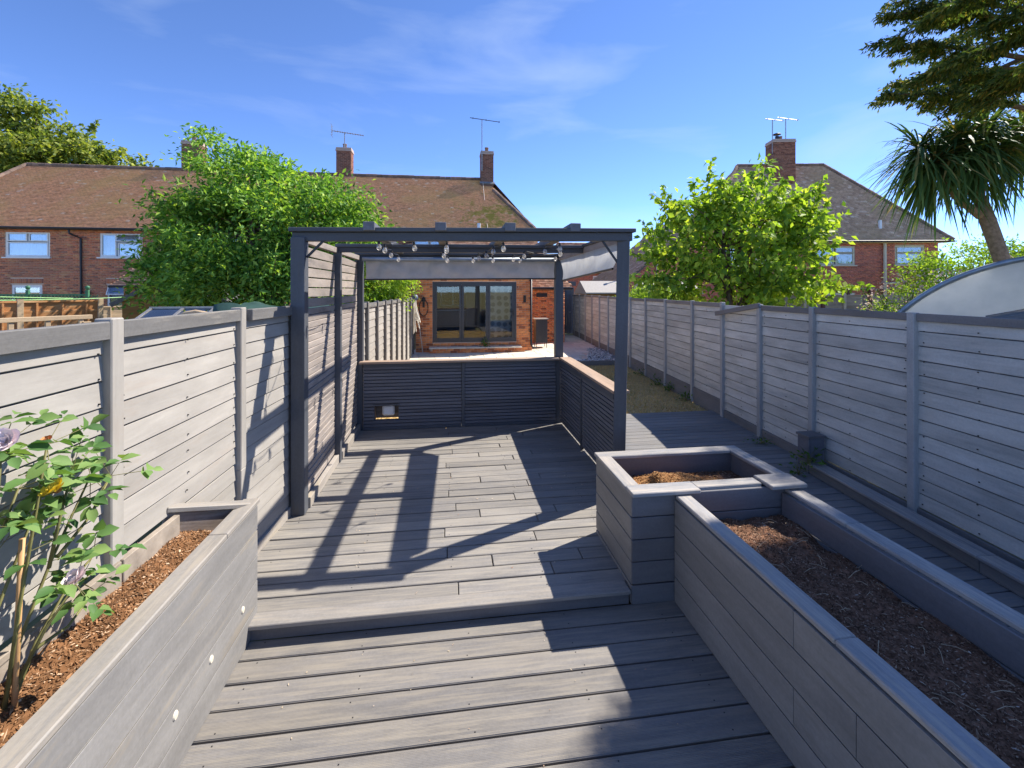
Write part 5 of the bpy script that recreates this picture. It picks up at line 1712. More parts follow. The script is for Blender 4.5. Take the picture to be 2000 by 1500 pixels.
gg = Geo(); gg.box(((XL + XR) / 2 + .3, TY + 4.1, 2.3), (XR - XL - .8, 7.6, 4.6)); gg.build('inner_block', M['room_dark'], ho, (0, .48, 0))
gg = Geo(); gg.tube([(XL, TY - .34, ZE - .03), (XR + .5, TY - .34, ZE - .03)], .055, 8); gg.build('gutter', M['black_plastic'], ho)
gg = Geo(); gg.box(((XL + XR) / 2 + .3, TY - .14, ZE - .06), (XR - XL, .26, .04)); gg.build('soffit', M['anthracite'], ho)
gg = Geo(); gg.tube([(-16.75, TY - .34, ZE - .1), (-16.72, TY - .34, ZE - .25), (-16.45, TY - .08, ZE - .45), (-16.42, TY - .08, .5)], .045, 8); gg.build('downpipe', M['black_plastic'], ho)
gg = Geo(); gg.lathe([(.06, 0), (.055, .1), (.09, .22), (.09, .26), (.06, .26)], (-16.15, TY - .12, 1.65), 10); gg.build('rainwater_hopper', M['black_plastic'], ho)
chimney(ho, -13.95, RY + .25, .95, .7, 7.6, 10.15, 1)
chimney(ho, -5.9, RY + .2, .82, .7, 7.6, 10.1, 2)
chimney(ho, 2.27, RY - .25, .74, .7, 7.6, 10.1, 3)
gg = Geo(); gg.box((2.27, RY - .62, 8.2), (.86, .1, .16), (-.7, 0, 0)); gg.build('flashing', M['lead'], ho)
gg = Geo(); gg.tube([(2.02, RY - .70, 8.18), (2.02, TY + 1.6, 6.25), (2.0, TY - .3, 4.86)], .018, 5); gg.build('aerial_cable', M['pale_cable'], ho)
gg = Geo(); gg.tube([(1.55, TY + .05, 4.98), (1.55, TY + .05, 5.35)], .09, 8); gg.build('roof_vent', M['galv'], ho)
aerial('long comb aerial with grid reflector on the middle chimney', (-5.85, RY - .1, 9.4), 1.55, 1.75, -.10, .05, 12, .2, True)
aerial('high thin aerial on the tall mast beside the chimney above the pergola', (1.96, RY - .64, 8.9), 3.0, 1.75, -.09, .02, 3, .25, False, True)
# rear outhouse of the left house: a little tiled roof by the bush
ph = thing('porch', 'small tiled lean-to of the left house beside the shed', 'porch', (-12.6, 22.0, 0))
brick_wall(ph, -1.2, 1.6, -.1, 2.2, [], -.1, M['brick_house'], M['mortar'], seed=4, thick=1.4)
tile_slope(ph, (-1.5, -.5, 2.15), (1, 0, 0), (0, 1.5, 1.5), [(0, 0), (3.3, 0), (3.3, 2.4), (1.1, 2.4)], M['tile_low'], M['felt'], seed=5)
gg = Geo(); gg.tube([(-1.5, -.53, 2.12), (1.8, -.53, 2.12)], .05, 8); gg.build('gutter', M['black_plastic'], ph)
gg = Geo(); gg.add([(-1.45, -.4, 2.1), (-1.45, 1.3, 2.1), (-.35, 1.3, 3.8)], [(0, 1, 2)]); gg.build('roof_side', M['felt'], ph)

# ------------------------------------------------------------------ extension with folding doors
EX0, EX1, EY = -1.04, 2.79, 15.2
DX0, DX1, DZ0, DZ1 = -0.50, 2.26, 0.26, 2.245
ex = thing('house_extension', 'orange brick flat roofed extension with grey folding glass doors', 'extension', (EX0, EY, 0))
hole = [(DX0, DX1, DZ0, DZ1)]
gg = Geo()
for (s, e, a, b) in backing(EX0, EX1, -.1, 2.72, hole):
    gg.box(((s + e) / 2 - EX0, .065, (a + b) / 2), (e - s, .10, b - a))
gg.build('wall', M['mortar'], ex)
for (a, b, c_, d_) in bricks_list(EX0, EX1, -.06, 2.42, hole):
    box('brick', M['brick_ext'], ((a + b) / 2 - EX0, .008 + random.uniform(-.002, .002), (c_ + d_) / 2), (round(b - a, 2), .03, round(d_ - c_, 3)), ex, (0, random.uniform(-.006, .006), 0), .004)
gg = Geo(); gg.box((1.915, 4.0, 2.80), (4.0, 8.2, .2)); gg.build('flat_roof', M['felt'], ex)
gg = Geo(); gg.box((1.915, -.05, 2.80), (4.06, .04, .24)); gg.build('fascia', M['anthracite'], ex)
gg = Geo(); gg.box((.05, 4.1, 1.3), (.1, 7.9, 2.8)); gg.box((3.80, 4.1, 1.3), (.06, 7.9, 2.8)); gg.build('side_wall', M['brick_out'], ex)
# doors
dr = thing_part('folding_door', ex)
fx = lambda x: x - EX0
gg = Geo(); T = .07
gg.box((fx((DX0 + DX1) / 2), .06, DZ1 - T / 2), (DX1 - DX0, .09, T)); gg.box((fx((DX0 + DX1) / 2), .06, DZ0 + T / 2), (DX1 - DX0, .09, T))
gg.box((fx(DX0 + T / 2), .06, (DZ0 + DZ1) / 2), (T, .09, DZ1 - DZ0 - 2 * T)); gg.box((fx(DX1 - T / 2), .06, (DZ0 + DZ1) / 2), (T, .09, DZ1 - DZ0 - 2 * T))
gg.build('frame', M['anthracite'], dr)
lw_ = (DX1 - DX0 - 2 * T) / 3
for k in range(3):
    a = DX0 + T + k * lw_; b = a + lw_
    gg = Geo(); s_ = .07; za, zb = DZ0 + T, DZ1 - T
    gg.box((fx((a + b) / 2), .05, zb - s_ / 2), (lw_ - .01, .06, s_)); gg.box((fx((a + b) / 2), .05, za + s_ / 2), (lw_ - .01, .06, s_))
    gg.box((fx(a + s_ / 2 + .005), .05, (za + zb) / 2), (s_, .06, zb - za - 2 * s_)); gg.box((fx(b - s_ / 2 - .005), .05, (za + zb) / 2), (s_, .06, zb - za - 2 * s_))
    gg.build('leaf_frame', M['anthracite'], dr)
    gg = Geo(); gg.box((fx((a + b) / 2), .05, (za + zb) / 2), (lw_ - 2 * s_ - .01, .008, zb - za - 2 * s_)); gg.build('pane', M['door_glass'], dr)
gg = Geo(); gg.box((fx(DX1 - T - .04), -.005, 1.22), (.03, .02, .2)); gg.box((fx(DX1 - T - .10), -.03, 1.27), (.14, .02, .02)); gg.build('handle', M['black_metal'], dr)
# room behind
rm = thing_part('room', ex)
gg = Geo(); gg.box((1.9, 2.3, .22), (3.6, 4.4, .04)); gg.build('floor', M['floor_room'], rm)
gg = Geo(); gg.box((1.9, 2.3, 2.60), (3.6, 4.4, .04)); gg.box((.2, 2.3, 1.4), (.05, 4.4, 2.4)); gg.box((3.6, 2.3, 1.4), (.05, 4.4, 2.4))
for (s, e, a, b) in backing(.2, 3.6, .2, 2.6, [(.75, 1.75, 1.32, 2.2)]):
    gg.box(((s + e) / 2, 4.4, (a + b) / 2), (e - s, .06, b - a))
gg.build('room_wall', M['wall_room'], rm)
gg = Geo(); gg.box((2.95, 1.5, 1.4), (1.15, .06, 2.35)); gg.build('wallpaper', M['wallpaper'], rm)
gg = Geo(); gg.box((1.0, 3.6, 1.17), (1.5, .8, .04)); gg.build('worktop', M['white_paint'], rm)
gg = Geo(); gg.box((1.0, 3.65, .68), (1.5, .7, .92)); gg.box((2.05, 3.5, 1.2), (.6, .9, 1.95)); gg.build('kitchen_unit', M['unit_dark'], rm)
gg = Geo()
for q in (.75, 1.25, 1.75): gg.box((q, 4.36, 1.76), (.05, .05, .9))
gg.box((1.25, 4.36, 1.32), (1.05, .05, .05)); gg.box((1.25, 4.36, 2.2), (1.05, .05, .05)); gg.build('window_frame', M['white_paint'], rm)
# step
st = thing('doorstep', 'long low brick doorstep with a stone top below the folding doors', 'step', (0.9, 15.0, -.04))
xx = -1.48
gg = Geo(); gg.box((.03, .035, .065), (2.98, .29, .12)); gg.build('core', M['mortar'], st)
k = 0
while xx < 1.50:
    for row_ in (0, 1):
        off = .11 if row_ else 0
        box('brick', M['brick_ext'], (xx + off * .9 + .1, -.112, .032 + row_ * .066), (.205, .03, .06), st, None, .004)
    xx += .22
xx = -1.5
while xx < 1.5:
    box('coping_slab', M['slab'], (xx + .295, .02, .155), (.59, .36, .045), st, None, .005)
    xx += .60
# wall furniture
def lantern(label, loc, sc):
    t = thing('wall_lantern', label, 'lantern', loc)
    gg = Geo(); gg.box((0, -.02, .0), (.07 * sc, .03, .18 * sc)); gg.build('back_plate', M['black_metal'], t)
    gg = Geo()
    pts = [(math.sin(2 * PI * k / 20) * .14 * sc, -.08, math.cos(2 * PI * k / 20) * .26 * sc - .1 * sc) for k in range(21)]
    gg.tube(pts, .018 * sc, 6); gg.build('hoop', M['black_metal'], t)
    gg = Geo(); gg.lathe([(.001, .16), (.05, .12), (.06, .05), (.05, 0), (.001, 0)], (0, -.08, .10 * sc), 10); gg.build('lamp_holder', M['black_metal'], t)
lantern('black hoop wall lantern to the left of the folding doors', (-.78, 15.17, 1.5), 1.0)
t = thing('wall_light', 'small black up and down wall light to the right of the doors', 'light', (2.52, 15.17, 1.68))
gg = Geo(); gg.tube([(0, -.08, -.12), (0, -.08, .12)], .045, 10); gg.build('shade', M['black_metal'], t)
gg = Geo(); gg.box((0, -.025, 0), (.06, .06, .08)); gg.build('bracket', M['black_metal'], t)
dp = thing('downpipe', 'black rainwater downpipe at the right corner of the extension', 'pipe', (2.74, 15.1, 0))
gg = Geo(); gg.tube([(0, 0, 2.6), (0, 0, .18), (.04, -.06, .08), (.16, -.08, .06)], .035, 8); gg.build('pipe', M['black_plastic'], dp, smooth=True)
for z in (.6, 1.5, 2.3):
    box('bracket', M['black_plastic'], (0, .04, z), (.12, .06, .03), dp)

# brick outhouse to the right of the extension
oh = thing('brick_outhouse', 'orange brick lean-to with a tiled roof set back beside the extension', 'outhouse', (2.8, 17.3, 0))
brick_wall(oh, -.3, 1.65, -.06, 2.12, [], 0, M['brick_out'], M['mortar'], seed=6, thick=.3)
tile_slope(oh, (-.6, -.22, 2.06), (1, 0, 0), (0, 4.2, 2.45), [(0, 0), (2.5, 0), (1.75, 4.9), (-2.5, 4.9), (-2.5, 4)], M['tile_low'], M['felt'], seed=7, tw=.17, gauge=.15, thick=.03)
gg = Geo(); gg.box((.65, 3.0, 1.0), (1.8, 5.4, 2.1)); gg.build('inner_block', M['room_dark'], oh)
gg = Geo(); gg.tube([(-.5, -.26, 2.04), (1.9, -.26, 2.04)], .04, 8); gg.build('gutter', M['black_plastic'], oh)
box('air_brick', M['black_plastic'], (.75, -.012, 1.78), (.42, .03, .15), oh)
# heater cabinet
cb = thing('log_burner', 'dark ribbed cabinet on thin legs standing by the outhouse wall', 'cabinet', (3.23, 15.95, -.04))
box('body', M['anthracite'], (0, 0, .58), (.42, .40, .80), cb)
for k in range(8):
    box('rib', M['anthracite'], (-.18 + k * .0515, -.207, .58), (.026, .014, .76), cb)
box('top', M['grey_wood'], (0, 0, 1.0), (.50, .48, .04), cb)
for sx in (-1, 1):
    for sy in (-1, 1):
        gg = Geo(); gg.tube([(sx * .17, sy * .15, .19), (sx * .19, sy * .17, 0)], .012, 6); gg.build('leg', M['black_metal'], cb)
# side gate
gt = thing('side_gate', 'tall near black timber gate between the outhouse and the right fence', 'gate', (5.05, 20.5, -.04))
for k in range(11):
    box('gate_board', M['slat_dark'], (-.56 + k * .116, 0, 1.08), (2.1, .025, .11), gt, (PI / 2 * 0, PI / 2, 0))
box('rail', M['slat_dark'], (0, .03, 1.9), (1.25, .03, .1), gt); box('rail', M['slat_dark'], (0, .03, .3), (1.25, .03, .1), gt)
box('latch', M['aerial_metal'], (.46, -.025, 1.0), (.08, .02, .03), gt)
box('lintel', M['slat_dark'], (0, .05, 2.3), (1.5, .1, .2), gt)

# coiled line on the end of the left fence
rp = thing('washing_line', 'white rope looped over the far end of the left fence near the extension', 'rope', (-1.06, 13.9, 1.65))
rr = random.Random(8); gg = Geo()
for k in range(9):
    w_ = rr.uniform(.12, .36); dz = rr.uniform(.55, 1.0); x0_ = rr.uniform(-.02, .05)
    pts = []
    for i in range(13):
        a = PI * i / 12
        pts.append((.05 + x0_ + .16 * math.sin(a) * (k % 3) * .5, -w_ * math.cos(a) * .9 + .15, -dz * math.sin(a) ** .8 + (.05 if i in (0, 12) else 0)))
    gg.tube(pts, .011, 5, False)
gg.build('rope_loop', M['rope'], rp, smooth=True)
gg = Geo(); gg.tube([(.08, 0, .1), (.05, .0, .55)], .012, 6); gg.build('prop_tip', M['aerial_metal'], rp)
gg = Geo(); gg.lathe([(.001, .09), (.05, .085), (.085, .04), (.085, -.03), (.04, -.08), (.001, -.085)], (.10, -.05, .1), 12); gg.build('reel', plain('dull_blue_plastic', (.10, .14, .22), .5), rp, smooth=True)
pl = Geo(); pl.tube([(0, 0, 0), (-.12, .05, .95)], .014, 6)
tag(pl.build('garden_pole', M['rope'], None, (-.80, 15.02, -.04)), 'thin pale pole leaning on the extension wall by the fence', 'pole')

# ------------------------------------------------------------------ hipped house on the right
rot = math.radians(-10)
rh = thing('hipped_house', 'dark red brick house with a steep hipped tile roof behind the right garden', 'house', (26.0, 21.3, 0), rot)
# local x runs left (negative) along the wall, local y goes back
LH = 12.3
wins = [(-6.55, -4.35, 3.3, 4.32), (-2.25, -.72, 3.32, 4.34), (-6.55, -4.35, .6, 1.78), (-2.25, -.72, .6, 1.78), (-9.6, -8.6, 3.3, 4.32), (-11.6, -10.4, 3.3, 4.32)]
brick_wall(rh, -LH, 0, -.1, 4.6, wins, 0, M['brick_right'], M['mortar_dark'], seed=11, soldier=[(w_[0] - .05, w_[1] + .05, w_[3] + .04, w_[3] + .25) for w_ in wins[2:4]])
window(rh, *wins[0], 0, [(.04, .5, .05, .95), (.54, .97, .66, .96), (.54, .97, .05, .62)], M['curtain_dark'], frame=M['cream_plastic'], open_top=False)
window(rh, *wins[1], 0, [(.06, .94, .64, .95), (.06, .94, .06, .60)], M['curtain_dark'], frame=M['cream_plastic'])
window(rh, *wins[2], 0, [(.04, .5, .05, .95), (.54, .97, .05, .95)], M['curtain'], frame=M['white_paint'])
window(rh, *wins[3], 0, [(.06, .94, .06, .94)], M['curtain'], frame=M['white_paint'])
window(rh, *wins[4], 0, [(.06, .94, .64, .95), (.06, .94, .06, .60)], M['curtain'])
window(rh, *wins[5], 0, [(.06, .94, .64, .95), (.06, .94, .06, .60)], M['curtain'])
gg = Geo(); gg.box((-.11, 4.0, 2.25), (.22, 7.8, 4.7)); gg.box((-LH + .11, 4.0, 2.25), (.22, 7.8, 4.7)); gg.box((-LH / 2, 4.3, 2.25), (LH - .5, 7, 4.6)); gg.build('side_wall', M['brick_right'], rh)
ze, zr, rv = 4.55, 9.72, 4.0
ov = .42
su = (0, rv + ov, zr - ze); sl2 = math.hypot(rv + ov, zr - ze)
tile_slope(rh, (-LH - ov, -ov, ze), (1, 0, 0), su, [(0, 0), (LH + 2 * ov, 0), (LH + ov - 3.5, sl2), (3.5 + ov, sl2)], M['tile_right'], M['felt'], seed=12, tw=.2, gauge=.145, thick=.045)
# hip ends
tile_slope(rh, (ov, -ov, ze), (0, 1, 0), (-3.5 - ov, 0, zr - ze), [(0, 0), (2 * (rv + ov), 0), (rv + ov, math.hypot(3.5 + ov, zr - ze))], M['tile_right'], M['felt'], seed=13, tw=.2, gauge=.145, thick=.045)
tile_slope(rh, (-LH - ov, -ov, ze), (0, 1, 0), (3.5 + ov, 0, zr - ze), [(0, 0), (2 * (rv + ov), 0), (rv + ov, math.hypot(3.5 + ov, zr - ze))], M['tile_right'], M['felt'], seed=14, tw=.2, gauge=.145, thick=.045)
gg = Geo(); gg.add([(-LH - ov, 2 * rv + ov, ze), (ov, 2 * rv + ov, ze), (-3.5, rv, zr), (-LH + 3.5, rv, zr)], [(0, 1, 2, 3)]); gg.build('rear_roof', M['ridge'], rh)
ridge_line(rh, [(-LH + 3.5, rv, zr + .03), (-3.5, rv, zr + .03)], .13)
ridge_line(rh, [(ov, -ov, ze + .04), (-3.5, rv, zr + .02)], .12, 'hip_tiles')
ridge_line(rh, [(-LH - ov, -ov, ze + .04), (-LH + 3.5, rv, zr + .02)], .12, 'hip_tiles')
gg = Geo(); gg.tube([(-LH - ov, -ov - .06, ze - .02), (ov, -ov - .06, ze - .02)], .055, 8); gg.build('gutter', M['black_plastic'], rh)
gg = Geo(); gg.box((-LH / 2, -.2, ze - .06), (LH + .6, .36, .03)); gg.build('soffit', M['white_paint'], rh)
gg = Geo(); gg.tube([(-2.85, -.1, 4.5), (-2.85, -.1, -.1)], .075, 8); gg.tube([(-2.85, -.1, 2.3), (-2.1, -.1, 2.35)], .06, 8); gg.build('soil_pipe', M['cream_plastic'], rh)
gg = Geo(); gg.tube([(-2.85, .25, 5.0), (-2.85, .25, 5.75)], .085, 8); gg.box((-2.85, .15, 5.1), (.5, .4, .05), (.86, 0, 0)); gg.build('vent_pipe', M['galv'], rh)
chimney(rh, -6.55, rv - .75, 1.3, .95, 7.8, 11.05, 7, pot=True)
gg = Geo(); gg.tube([(-6.75, rv - .75, 11.15), (-6.75, rv - .75, 11.35)], .11, 8); gg.lathe([(.24, .0), (.20, .05), (.001, .09)], (-6.75, rv - .75, 11.45), 10); gg.build('chimney_cowl', M['black_metal'], rh)
def rhw(p):
    return Matrix.Translation((26, 21.3, 0)) @ Matrix.Rotation(rot, 4, 'Z') @ Vector(p)
aerial('lower left aerial on the wide chimney of the hipped house', rhw((-7.2, rv - 1.1, 10.2)), 2.05, 1.1, -.1, -.1, 3, .2, False, False)
aerial('upper right aerial on the wide chimney of the hipped house', rhw((-6.2, rv - .7, 10.9)), 1.55, 1.3, -.12, -.1, 3, .2, False, False)
# its side wing with a falling roof
wg = thing('house_wing', 'brick gable wing with a falling tiled roof left of the young tree', 'house', (9.6, 22.0, 0), 0)
polyW = [(-1.6, -.1), (4.2, -.1), (4.2, 5.9), (3.6, 5.9), (-.9, 2.35), (-1.6, 1.75)]
def clipW(x, z):
    return z < 2.35 + (x + .9) * .79 - .05
brick_wall(wg, -1.5, 4.2, -.1, 5.8, [], 0, M['brick_right'], M['mortar_dark'], clip=clipW, poly=polyW, seed=15, thick=.2)
tile_slope(wg, (-1.75, -.15, 1.72), (0, 1, 0), (4.5, 0, 3.56), [(0, 0), (6, 0), (6, 6.9), (0, 6.9)], M['tile_right'], M['felt'], seed=16, tw=.2, gauge=.13, thick=.03)
gg = Geo(); gg.tube([(.8, -.06, 3.6), (.8, -.06, .2)], .05, 8); gg.build('pipe', M['cream_plastic'], wg)
gg = Geo(); gg.tube([(-1.35, -.5, .5), (-1.35, -.5, 3.2)], .03, 6); gg.lathe([(.001, 3.35), (.07, 3.3), (.07, 3.2), (.001, 3.2)], (-1.35, -.5, 0), 8); gg.build('vent_pole', M['aerial_metal'], wg)
# far house glimpsed under the blind
fh = thing('far_house', 'distant brick house with a white window glimpsed below the side blind', 'house', (13.5, 40.0, 0))
brick_wall(fh, -3.0, 3.2, -.1, 3.5, [(-.6, .9, 2.45, 3.2)], 0, M['brick_right'], M['mortar_dark'], seed=17)
window(fh, -.6, .9, 2.45, 3.2, 0, [(.05, .62, .08, .92), (.66, .95, .08, .92)], M['curtain'])
tile_slope(fh, (-3.3, -.3, 3.45), (1, 0, 0), (0, 3, 3), [(0, 0), (6.6, 0), (6.6, 4.2), (0, 4.2)], M['tile_low'], M['felt'], seed=18, tw=.25, gauge=.2)
gg = Geo(); gg.add([(3.2, -.4, -.1), (3.2, 6, -.1), (3.2, 6, 3), (3.2, 2.4, 6.2), (3.2, -.4, 3.4)], [(0, 1, 2, 3, 4)]); gg.build('gable_wall', M['brick_right'], fh)
# sheds behind the right fence
def shed_roof(label, loc, w, d, z, ridge_dir=0, mat=None, wall=None, nm='garden_shed'):
    t = thing(nm, label, 'shed', loc, ridge_dir)
    gg = Geo(); gg.add([(-w / 2, -d / 2, z), (w / 2, -d / 2, z), (w / 2, 0, z + .55), (-w / 2, 0, z + .55), (-w / 2, d / 2, z), (w / 2, d / 2, z),
                        (-w / 2, -d / 2, z - .06), (w / 2, -d / 2, z - .06), (w / 2, d / 2, z - .06), (-w / 2, d / 2, z - .06)],
                       [(0, 1, 2, 3), (3, 2, 5, 4), (0, 6, 7, 1), (5, 8, 9, 4), (1, 7, 8, 5, 2), (4, 9, 6, 0, 3), (6, 9, 8, 7)])
    gg.build('roof', mat or M['felt_pale'], t)
    n_ = int((z) / .13)
    for k in range(n_):
        box('wall_board', wall or M['shed_wood'], (0, -d / 2 + .12, .05 + k * .13), (w - .2, .02, .135), t, (.06, 0, 0))
    box('side_wall', wall or M['shed_wood'], (0, .05, z / 2), (w - .22, d - .32, z - .02), t)
    return t
shed_roof('pale roofed shed behind the right fence seen between post and blind', (7.25, 21.4, -.1), 2.0, 2.0, 1.95)
shed_roof('pale roofed shed behind the small lime shrub', (9.9, 20.0, -.1), 2.6, 2.0, 1.95)
gg = Geo()
# neighbouring lap fence with concrete posts
def lap_fence(label, A, B, n, z0, z1, mb, mp, mr, pitch=.12, battens=3, post_h=.05):
    A = Vector((A[0], A[1], 0)); B = Vector((B[0], B[1], 0)); L = (B - A).length
    t = thing('lap_fence', label, 'fence', A, math.atan2(B.y - A.y, B.x - A.x))
    for i in range(n + 1):
        box('fence_post', mp, (L * i / n, 0, (z0 + z1) / 2 + post_h / 2), (.10, .10, round(z1 - z0 + post_h, 2)), t)
    for i in range(n):
        a, b = L * i / n + .05, L * (i + 1) / n - .05
        m_ = max(1, int((z1 - z0) / pitch))
        for k in range(m_):
            box('fence_board', mb, ((a + b) / 2, random.uniform(-.004, .004), z0 + (k + .5) * (z1 - z0) / m_), (round(b - a, 2), .014, round((z1 - z0) / m_ + .02, 3)), t, (.09, random.uniform(-.006, .006), 0))
        box('top_rail', mr, ((a + b) / 2, -.02, z1), (round(b - a, 2), .05, .04), t)
        for q in range(battens):
            box('batten', mr, (a + (b - a) * (q + .5) / battens if battens > 1 else (a + b) / 2, -.03, (z0 + z1) / 2), (.035, .03, round(z1 - z0 - .06, 2)), t)
    return t
lap_fence('grey lap fence with pale concrete posts in front of the hipped house', (11.6, 15.6), (17.4, 14.75), 4, 0.0, 1.78, M['grey_wood'], M['concrete'], M['grey_wood'], battens=1)
fr = thing('arbour', 'dark red timber arbour frame with a flat top by the lap fence', 'arbour', (13.9, 14.9, -.1), -.1)
for (sx, sy) in ((-.85, -.5), (.85, -.5), (-.85, .5), (.85, .5)):
    box('post', M['rust_post'], (sx, sy, 1.05), (.10, .10, 2.1), fr)
box('top_board', M['grey_wood'], (0, -.5, 2.13), (2.0, .12, .05), fr); box('top_board', M['grey_wood'], (0, .5, 2.13), (2.0, .12, .05), fr)
for sx in (-.8, 0, .8): box('rail', M['rust_post'], (sx, 0, 2.09), (.06, 1.0, .05), fr)

# silver arched shelter just over the right fence
ar = thing('arched_shelter', 'silver arched shelter end with a tubular rim rising over the right fence', 'shelter', (8.16, 4.93, .1), math.atan2(.517, .856) - PI / 2)
gg = Geo(); R = 2.36
pts = [(-R * math.cos(PI * k / 48), 0, R * math.sin(PI * k / 48)) for k in range(49)]
V = [(p[0], 0, p[2]) for p in pts]
V2 = [(p[0], 2.6, p[2]) for p in pts]
n = len(V)
gp = Geo(); gp.add(V, [tuple(range(n))]); gp.build('end_panel', M['milky'], ar)
gp = Geo(); gp.add(V + V2, [(i, i + n, i + n + 1, i + 1) for i in range(n - 1)]); gp.build('cover', M['milky'], ar, smooth=True)
gp = Geo(); gp.tube([(p[0] * 1.005, -.03, p[2] * 1.005) for p in pts], .04, 8); gp.build('rim', M['galv_rim'], ar, smooth=True)
gp = Geo(); gp.box((-1.05, -.02, 1.35), (.12, .04, .05)); gp.build('catch', M['galv_rim'], ar)
sr = thing('garden_shed', 'dark boarded shed gable poking above the right fence at the frame edge', 'shed', (4.62, 3.40, 0), -.94)
bar('barge_board', M['fence_dark'], (0, 0, 1.655), (1.3, 0, 2.12), .04, .13, sr)
gp = Geo(); gp.add([(0, .02, 1.72), (1.3, .02, 2.105), (1.3, 1.3, 2.105), (0, 1.3, 1.72), (0, .02, 1.68), (1.3, .02, 2.065), (1.3, 1.3, 2.065), (0, 1.3, 1.68)], [(0, 1, 2, 3), (7, 6, 5, 4), (0, 4, 5, 1), (2, 6, 7, 3), (0, 3, 7, 4), (1, 5, 6, 2)]); gp.build('roof', M['felt'], sr)
gp = Geo(); gp.add([(.1, .08, -.1), (1.3, .08, -.1), (1.3, .08, 2.05), (.1, .08, 1.70), (.1, 1.2, -.1), (1.3, 1.2, -.1), (1.3, 1.2, 2.05), (.1, 1.2, 1.70)], [(0, 1, 2, 3), (4, 7, 6, 5), (0, 3, 7, 4), (1, 5, 6, 2)]); gp.build('wall', M['fence_dark'], sr)

# ------------------------------------------------------------------ left neighbour's garden
lap_fence('orange stained lap fence panels in the left neighbour garden', (-10.66, 9.01), (-8.23, 12.25), 3, 0.9, 1.73, M['orange_wood'], M['pale_wood'], M['orange_wood'], pitch=.2, battens=3)
lap_fence('pale weathered lap fence bay beside the brown shed', (-12.6, 18.6), (-11.2, 20.2), 1, 0.2, 1.36, M['pale_wood'], M['pale_wood'], M['pale_wood'], pitch=.13, battens=3)
tl = thing('trellis', 'green trellis fence with ball finials below the left house windows', 'trellis', (-19.5, 18.6, 0), .0)
for k in range(5):
    box('post', M['green_paint'], (-1 + k * 1.9, 0, 1.0), (.09, .09, 1.95), tl)
    gg = Geo(); gg.lathe([(.001, .14), (.06, .11), (.075, .06), (.05, .0), (.02, -.02)], (-1 + k * 1.9, 0, 2.0), 10); gg.build('finial', M['green_paint'], tl, smooth=True)
box('top_rail', M['green_paint'], (2.8, 0, 1.80), (7.6, .06, .06), tl)
gg = Geo()
for k in range(70):
    x = -1 + k * .11
    gg.box((x, -.01, 1.4), (.03, .012, 1.05), (0, .75, 0)); gg.box((x, .012, 1.4), (.03, .012, 1.05), (0, -.75, 0))
o = gg.build('lattice', M['green_paint'], tl); o['kind'] = 'stuff'
sh = thing('garden_shed', 'brown timber shed with a grey felt roof in front of the left house', 'shed', (-7.9, 14.6, 0), .12)
for k in range(16):
    z = .1 + k * .125
    half = min(1.25, max(.15, (2.42 - z) / .47)) if z > 1.6 else 1.25
    box('wall_board', M['shed_wood'], (0, 0, z), (round(2 * half, 2), .02, .128), sh, (.06, 0, 0))
bar('barge_board', M['felt'], (-1.5, -.06, 1.55), (0, -.06, 2.42), .05, .12, sh); bar('barge_board', M['felt'], (0, -.06, 2.42), (1.5, -.06, 1.55), .05, .12, sh)
gg = Geo(); gg.add([(-1.5, -.04, 1.62), (0, -.04, 2.50), (1.5, -.04, 1.62), (-1.5, 2, 1.62), (0, 2, 2.50), (1.5, 2, 1.62)], [(0, 3, 4, 1), (1, 4, 5, 2)]); gg.build('roof', M['felt'], sh)
gg = Geo(); gg.box((0, 1.1, .8), (2.4, 1.9, 1.6)); gg.build('body', M['shed_wood'], sh)
for k in range(5):
    box('lattice_slat', M['cream_plastic'], (.5 + k * .1, -.05, 1.87), (.035, .02, .3), sh)
cf = thing('cold_frame', 'low glazed cold frame just over the left fence', 'cold frame', (-3.55, 6.9, -.15), .1)
gg = Geo()
for k in range(4): gg.box((-.6 + k * .4, 0, 1.75), (.035, .8, .03), (.32, 0, 0))
gg.box((0, -.38, 1.625), (1.25, .04, .04)); gg.box((0, .38, 1.88), (1.25, .04, .04)); gg.build('frame', M['aerial_metal'], cf)
gg = Geo(); gg.box((0, 0, 1.75), (1.2, .76, .008), (.32, 0, 0)); gg.build('pane', M['glass'], cf)
gg = Geo(); gg.box((0, .0, .8), (1.2, .7, 1.5)); gg.build('body', M['grey_wood'], cf)
tq = thing('tarpaulin', 'dark green tarpaulin over stacked goods behind the left fence', 'tarpaulin', (-2.35, 7.2, -.07))
nx, ny = 24, 10
V = []; rr = random.Random(12)
for i in range(nx):
    for j in range(ny):
        u, v = i / (nx - 1), j / (ny - 1)
        ed = 1 if (i in (0, nx - 1) or j in (0, ny - 1)) else 0
        V.append((-.9 + 1.7 * u, -.5 + v, (1.80 + .05 * math.sin(u * 11) + .04 * math.sin(v * 7 + u * 5) + rr.uniform(-.01, .01)) * (1 - ed) + ed * 1.2))
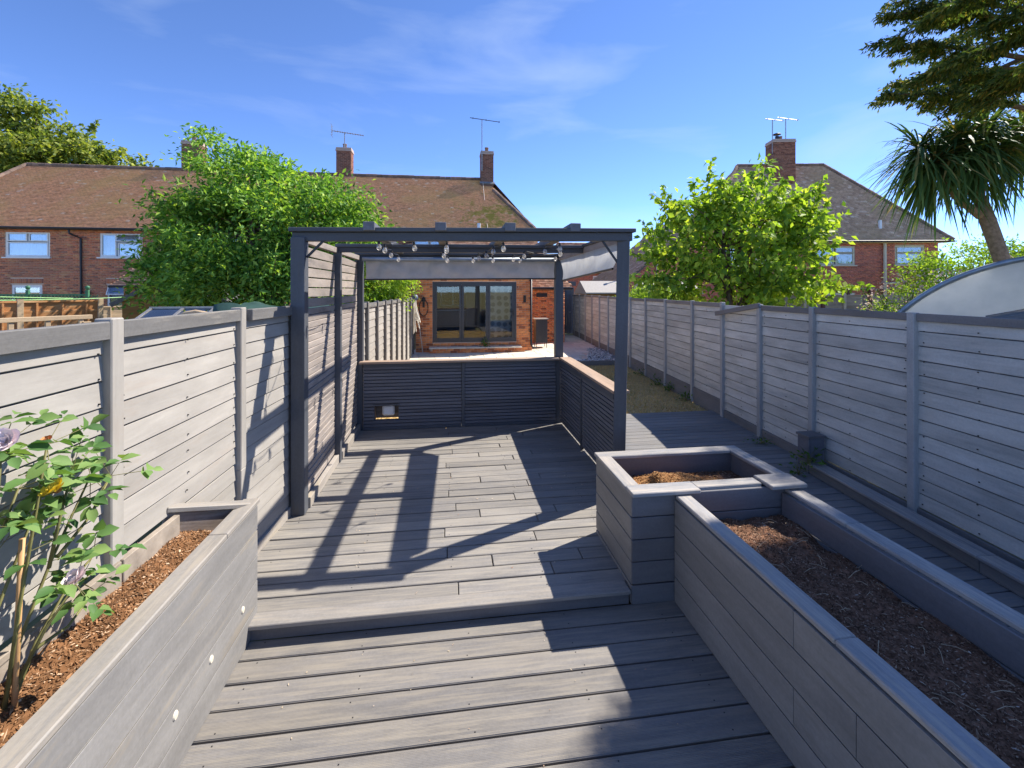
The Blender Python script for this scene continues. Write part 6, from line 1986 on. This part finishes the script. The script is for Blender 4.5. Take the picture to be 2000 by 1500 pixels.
F = [(i * ny + j, (i + 1) * ny + j, (i + 1) * ny + j + 1, i * ny + j + 1) for i in range(nx - 1) for j in range(ny - 1)]
link('sheet', mesh_of('sheet', V, F, M['tarp'], True), tq)
gg = Geo(); gg.box((-.05, 0, .65), (1.6, .9, 1.3)); gg.build('stack', M['grey_wood'], tq)
lg = thing('driftwood', 'pale twisted log lying on top of the cold frame', 'log', (-3.1, 6.2, 1.66))
lg.scale = (.6, .6, .6)
gg = Geo(); gg.tube([(-.38, 0, -.02), (-.2, .02, .06), (0, 0, .10), (.2, .03, .05), (.34, 0, -.02)], [.03, .05, .045, .05, .02], 8); gg.tube([(0, 0, .1), (.1, .03, .02), (.2, .05, -.06)], [.04, .03, .02], 7); gg.build('wood', M['pale_wood'], lg, smooth=True)
gg = Geo(); gg.box((0, 0, -.75), (.7, .4, 1.4)); gg.build('stand', M['grey_wood'], lg)
bn = thing('slatted_bench', 'pale slatted bench back showing over the left fence at the frame edge', 'bench', (-4.6, 4.5, 0), 1.0)
box('top_rail', M['pale_wood'], (0.2, 0, 1.70), (2.3, .05, .045), bn); box('mid_rail', M['pale_wood'], (0.2, 0, 1.35), (2.3, .05, .045), bn)
for k in range(9): box('slat', M['pale_wood'], (-.9 + k * .27, 0, 1.52), (.04, .03, .32), bn)
for k in (-.9, 1.3): box('leg', M['pale_wood'], (k, 0, .8), (.07, .07, 1.7), bn)
wl2 = thing('clothes_line', 'green sagging clothes line crossing the left neighbour garden', 'line', (-10, 12, 2))
gg = Geo()
for (a, b, sag) in (((-12, 8.4, 2.02), (-10.5, 14.6, 1.72), .10), ((-12, 8.4, 2.06), (-10.5, 14.6, 1.74), .02), ((-10.5, 14.6, 1.72), (-9.6, 18.5, 1.92), .05)):
    a, b = Vector(a) - Vector((-10, 12, 2)), Vector(b) - Vector((-10, 12, 2))
    gg.tube([a.lerp(b, k / 10) - Vector((0, 0, sag * math.sin(PI * k / 10))) for k in range(11)], .012, 4)
gg.build('cord', M['green_cord'], wl2)
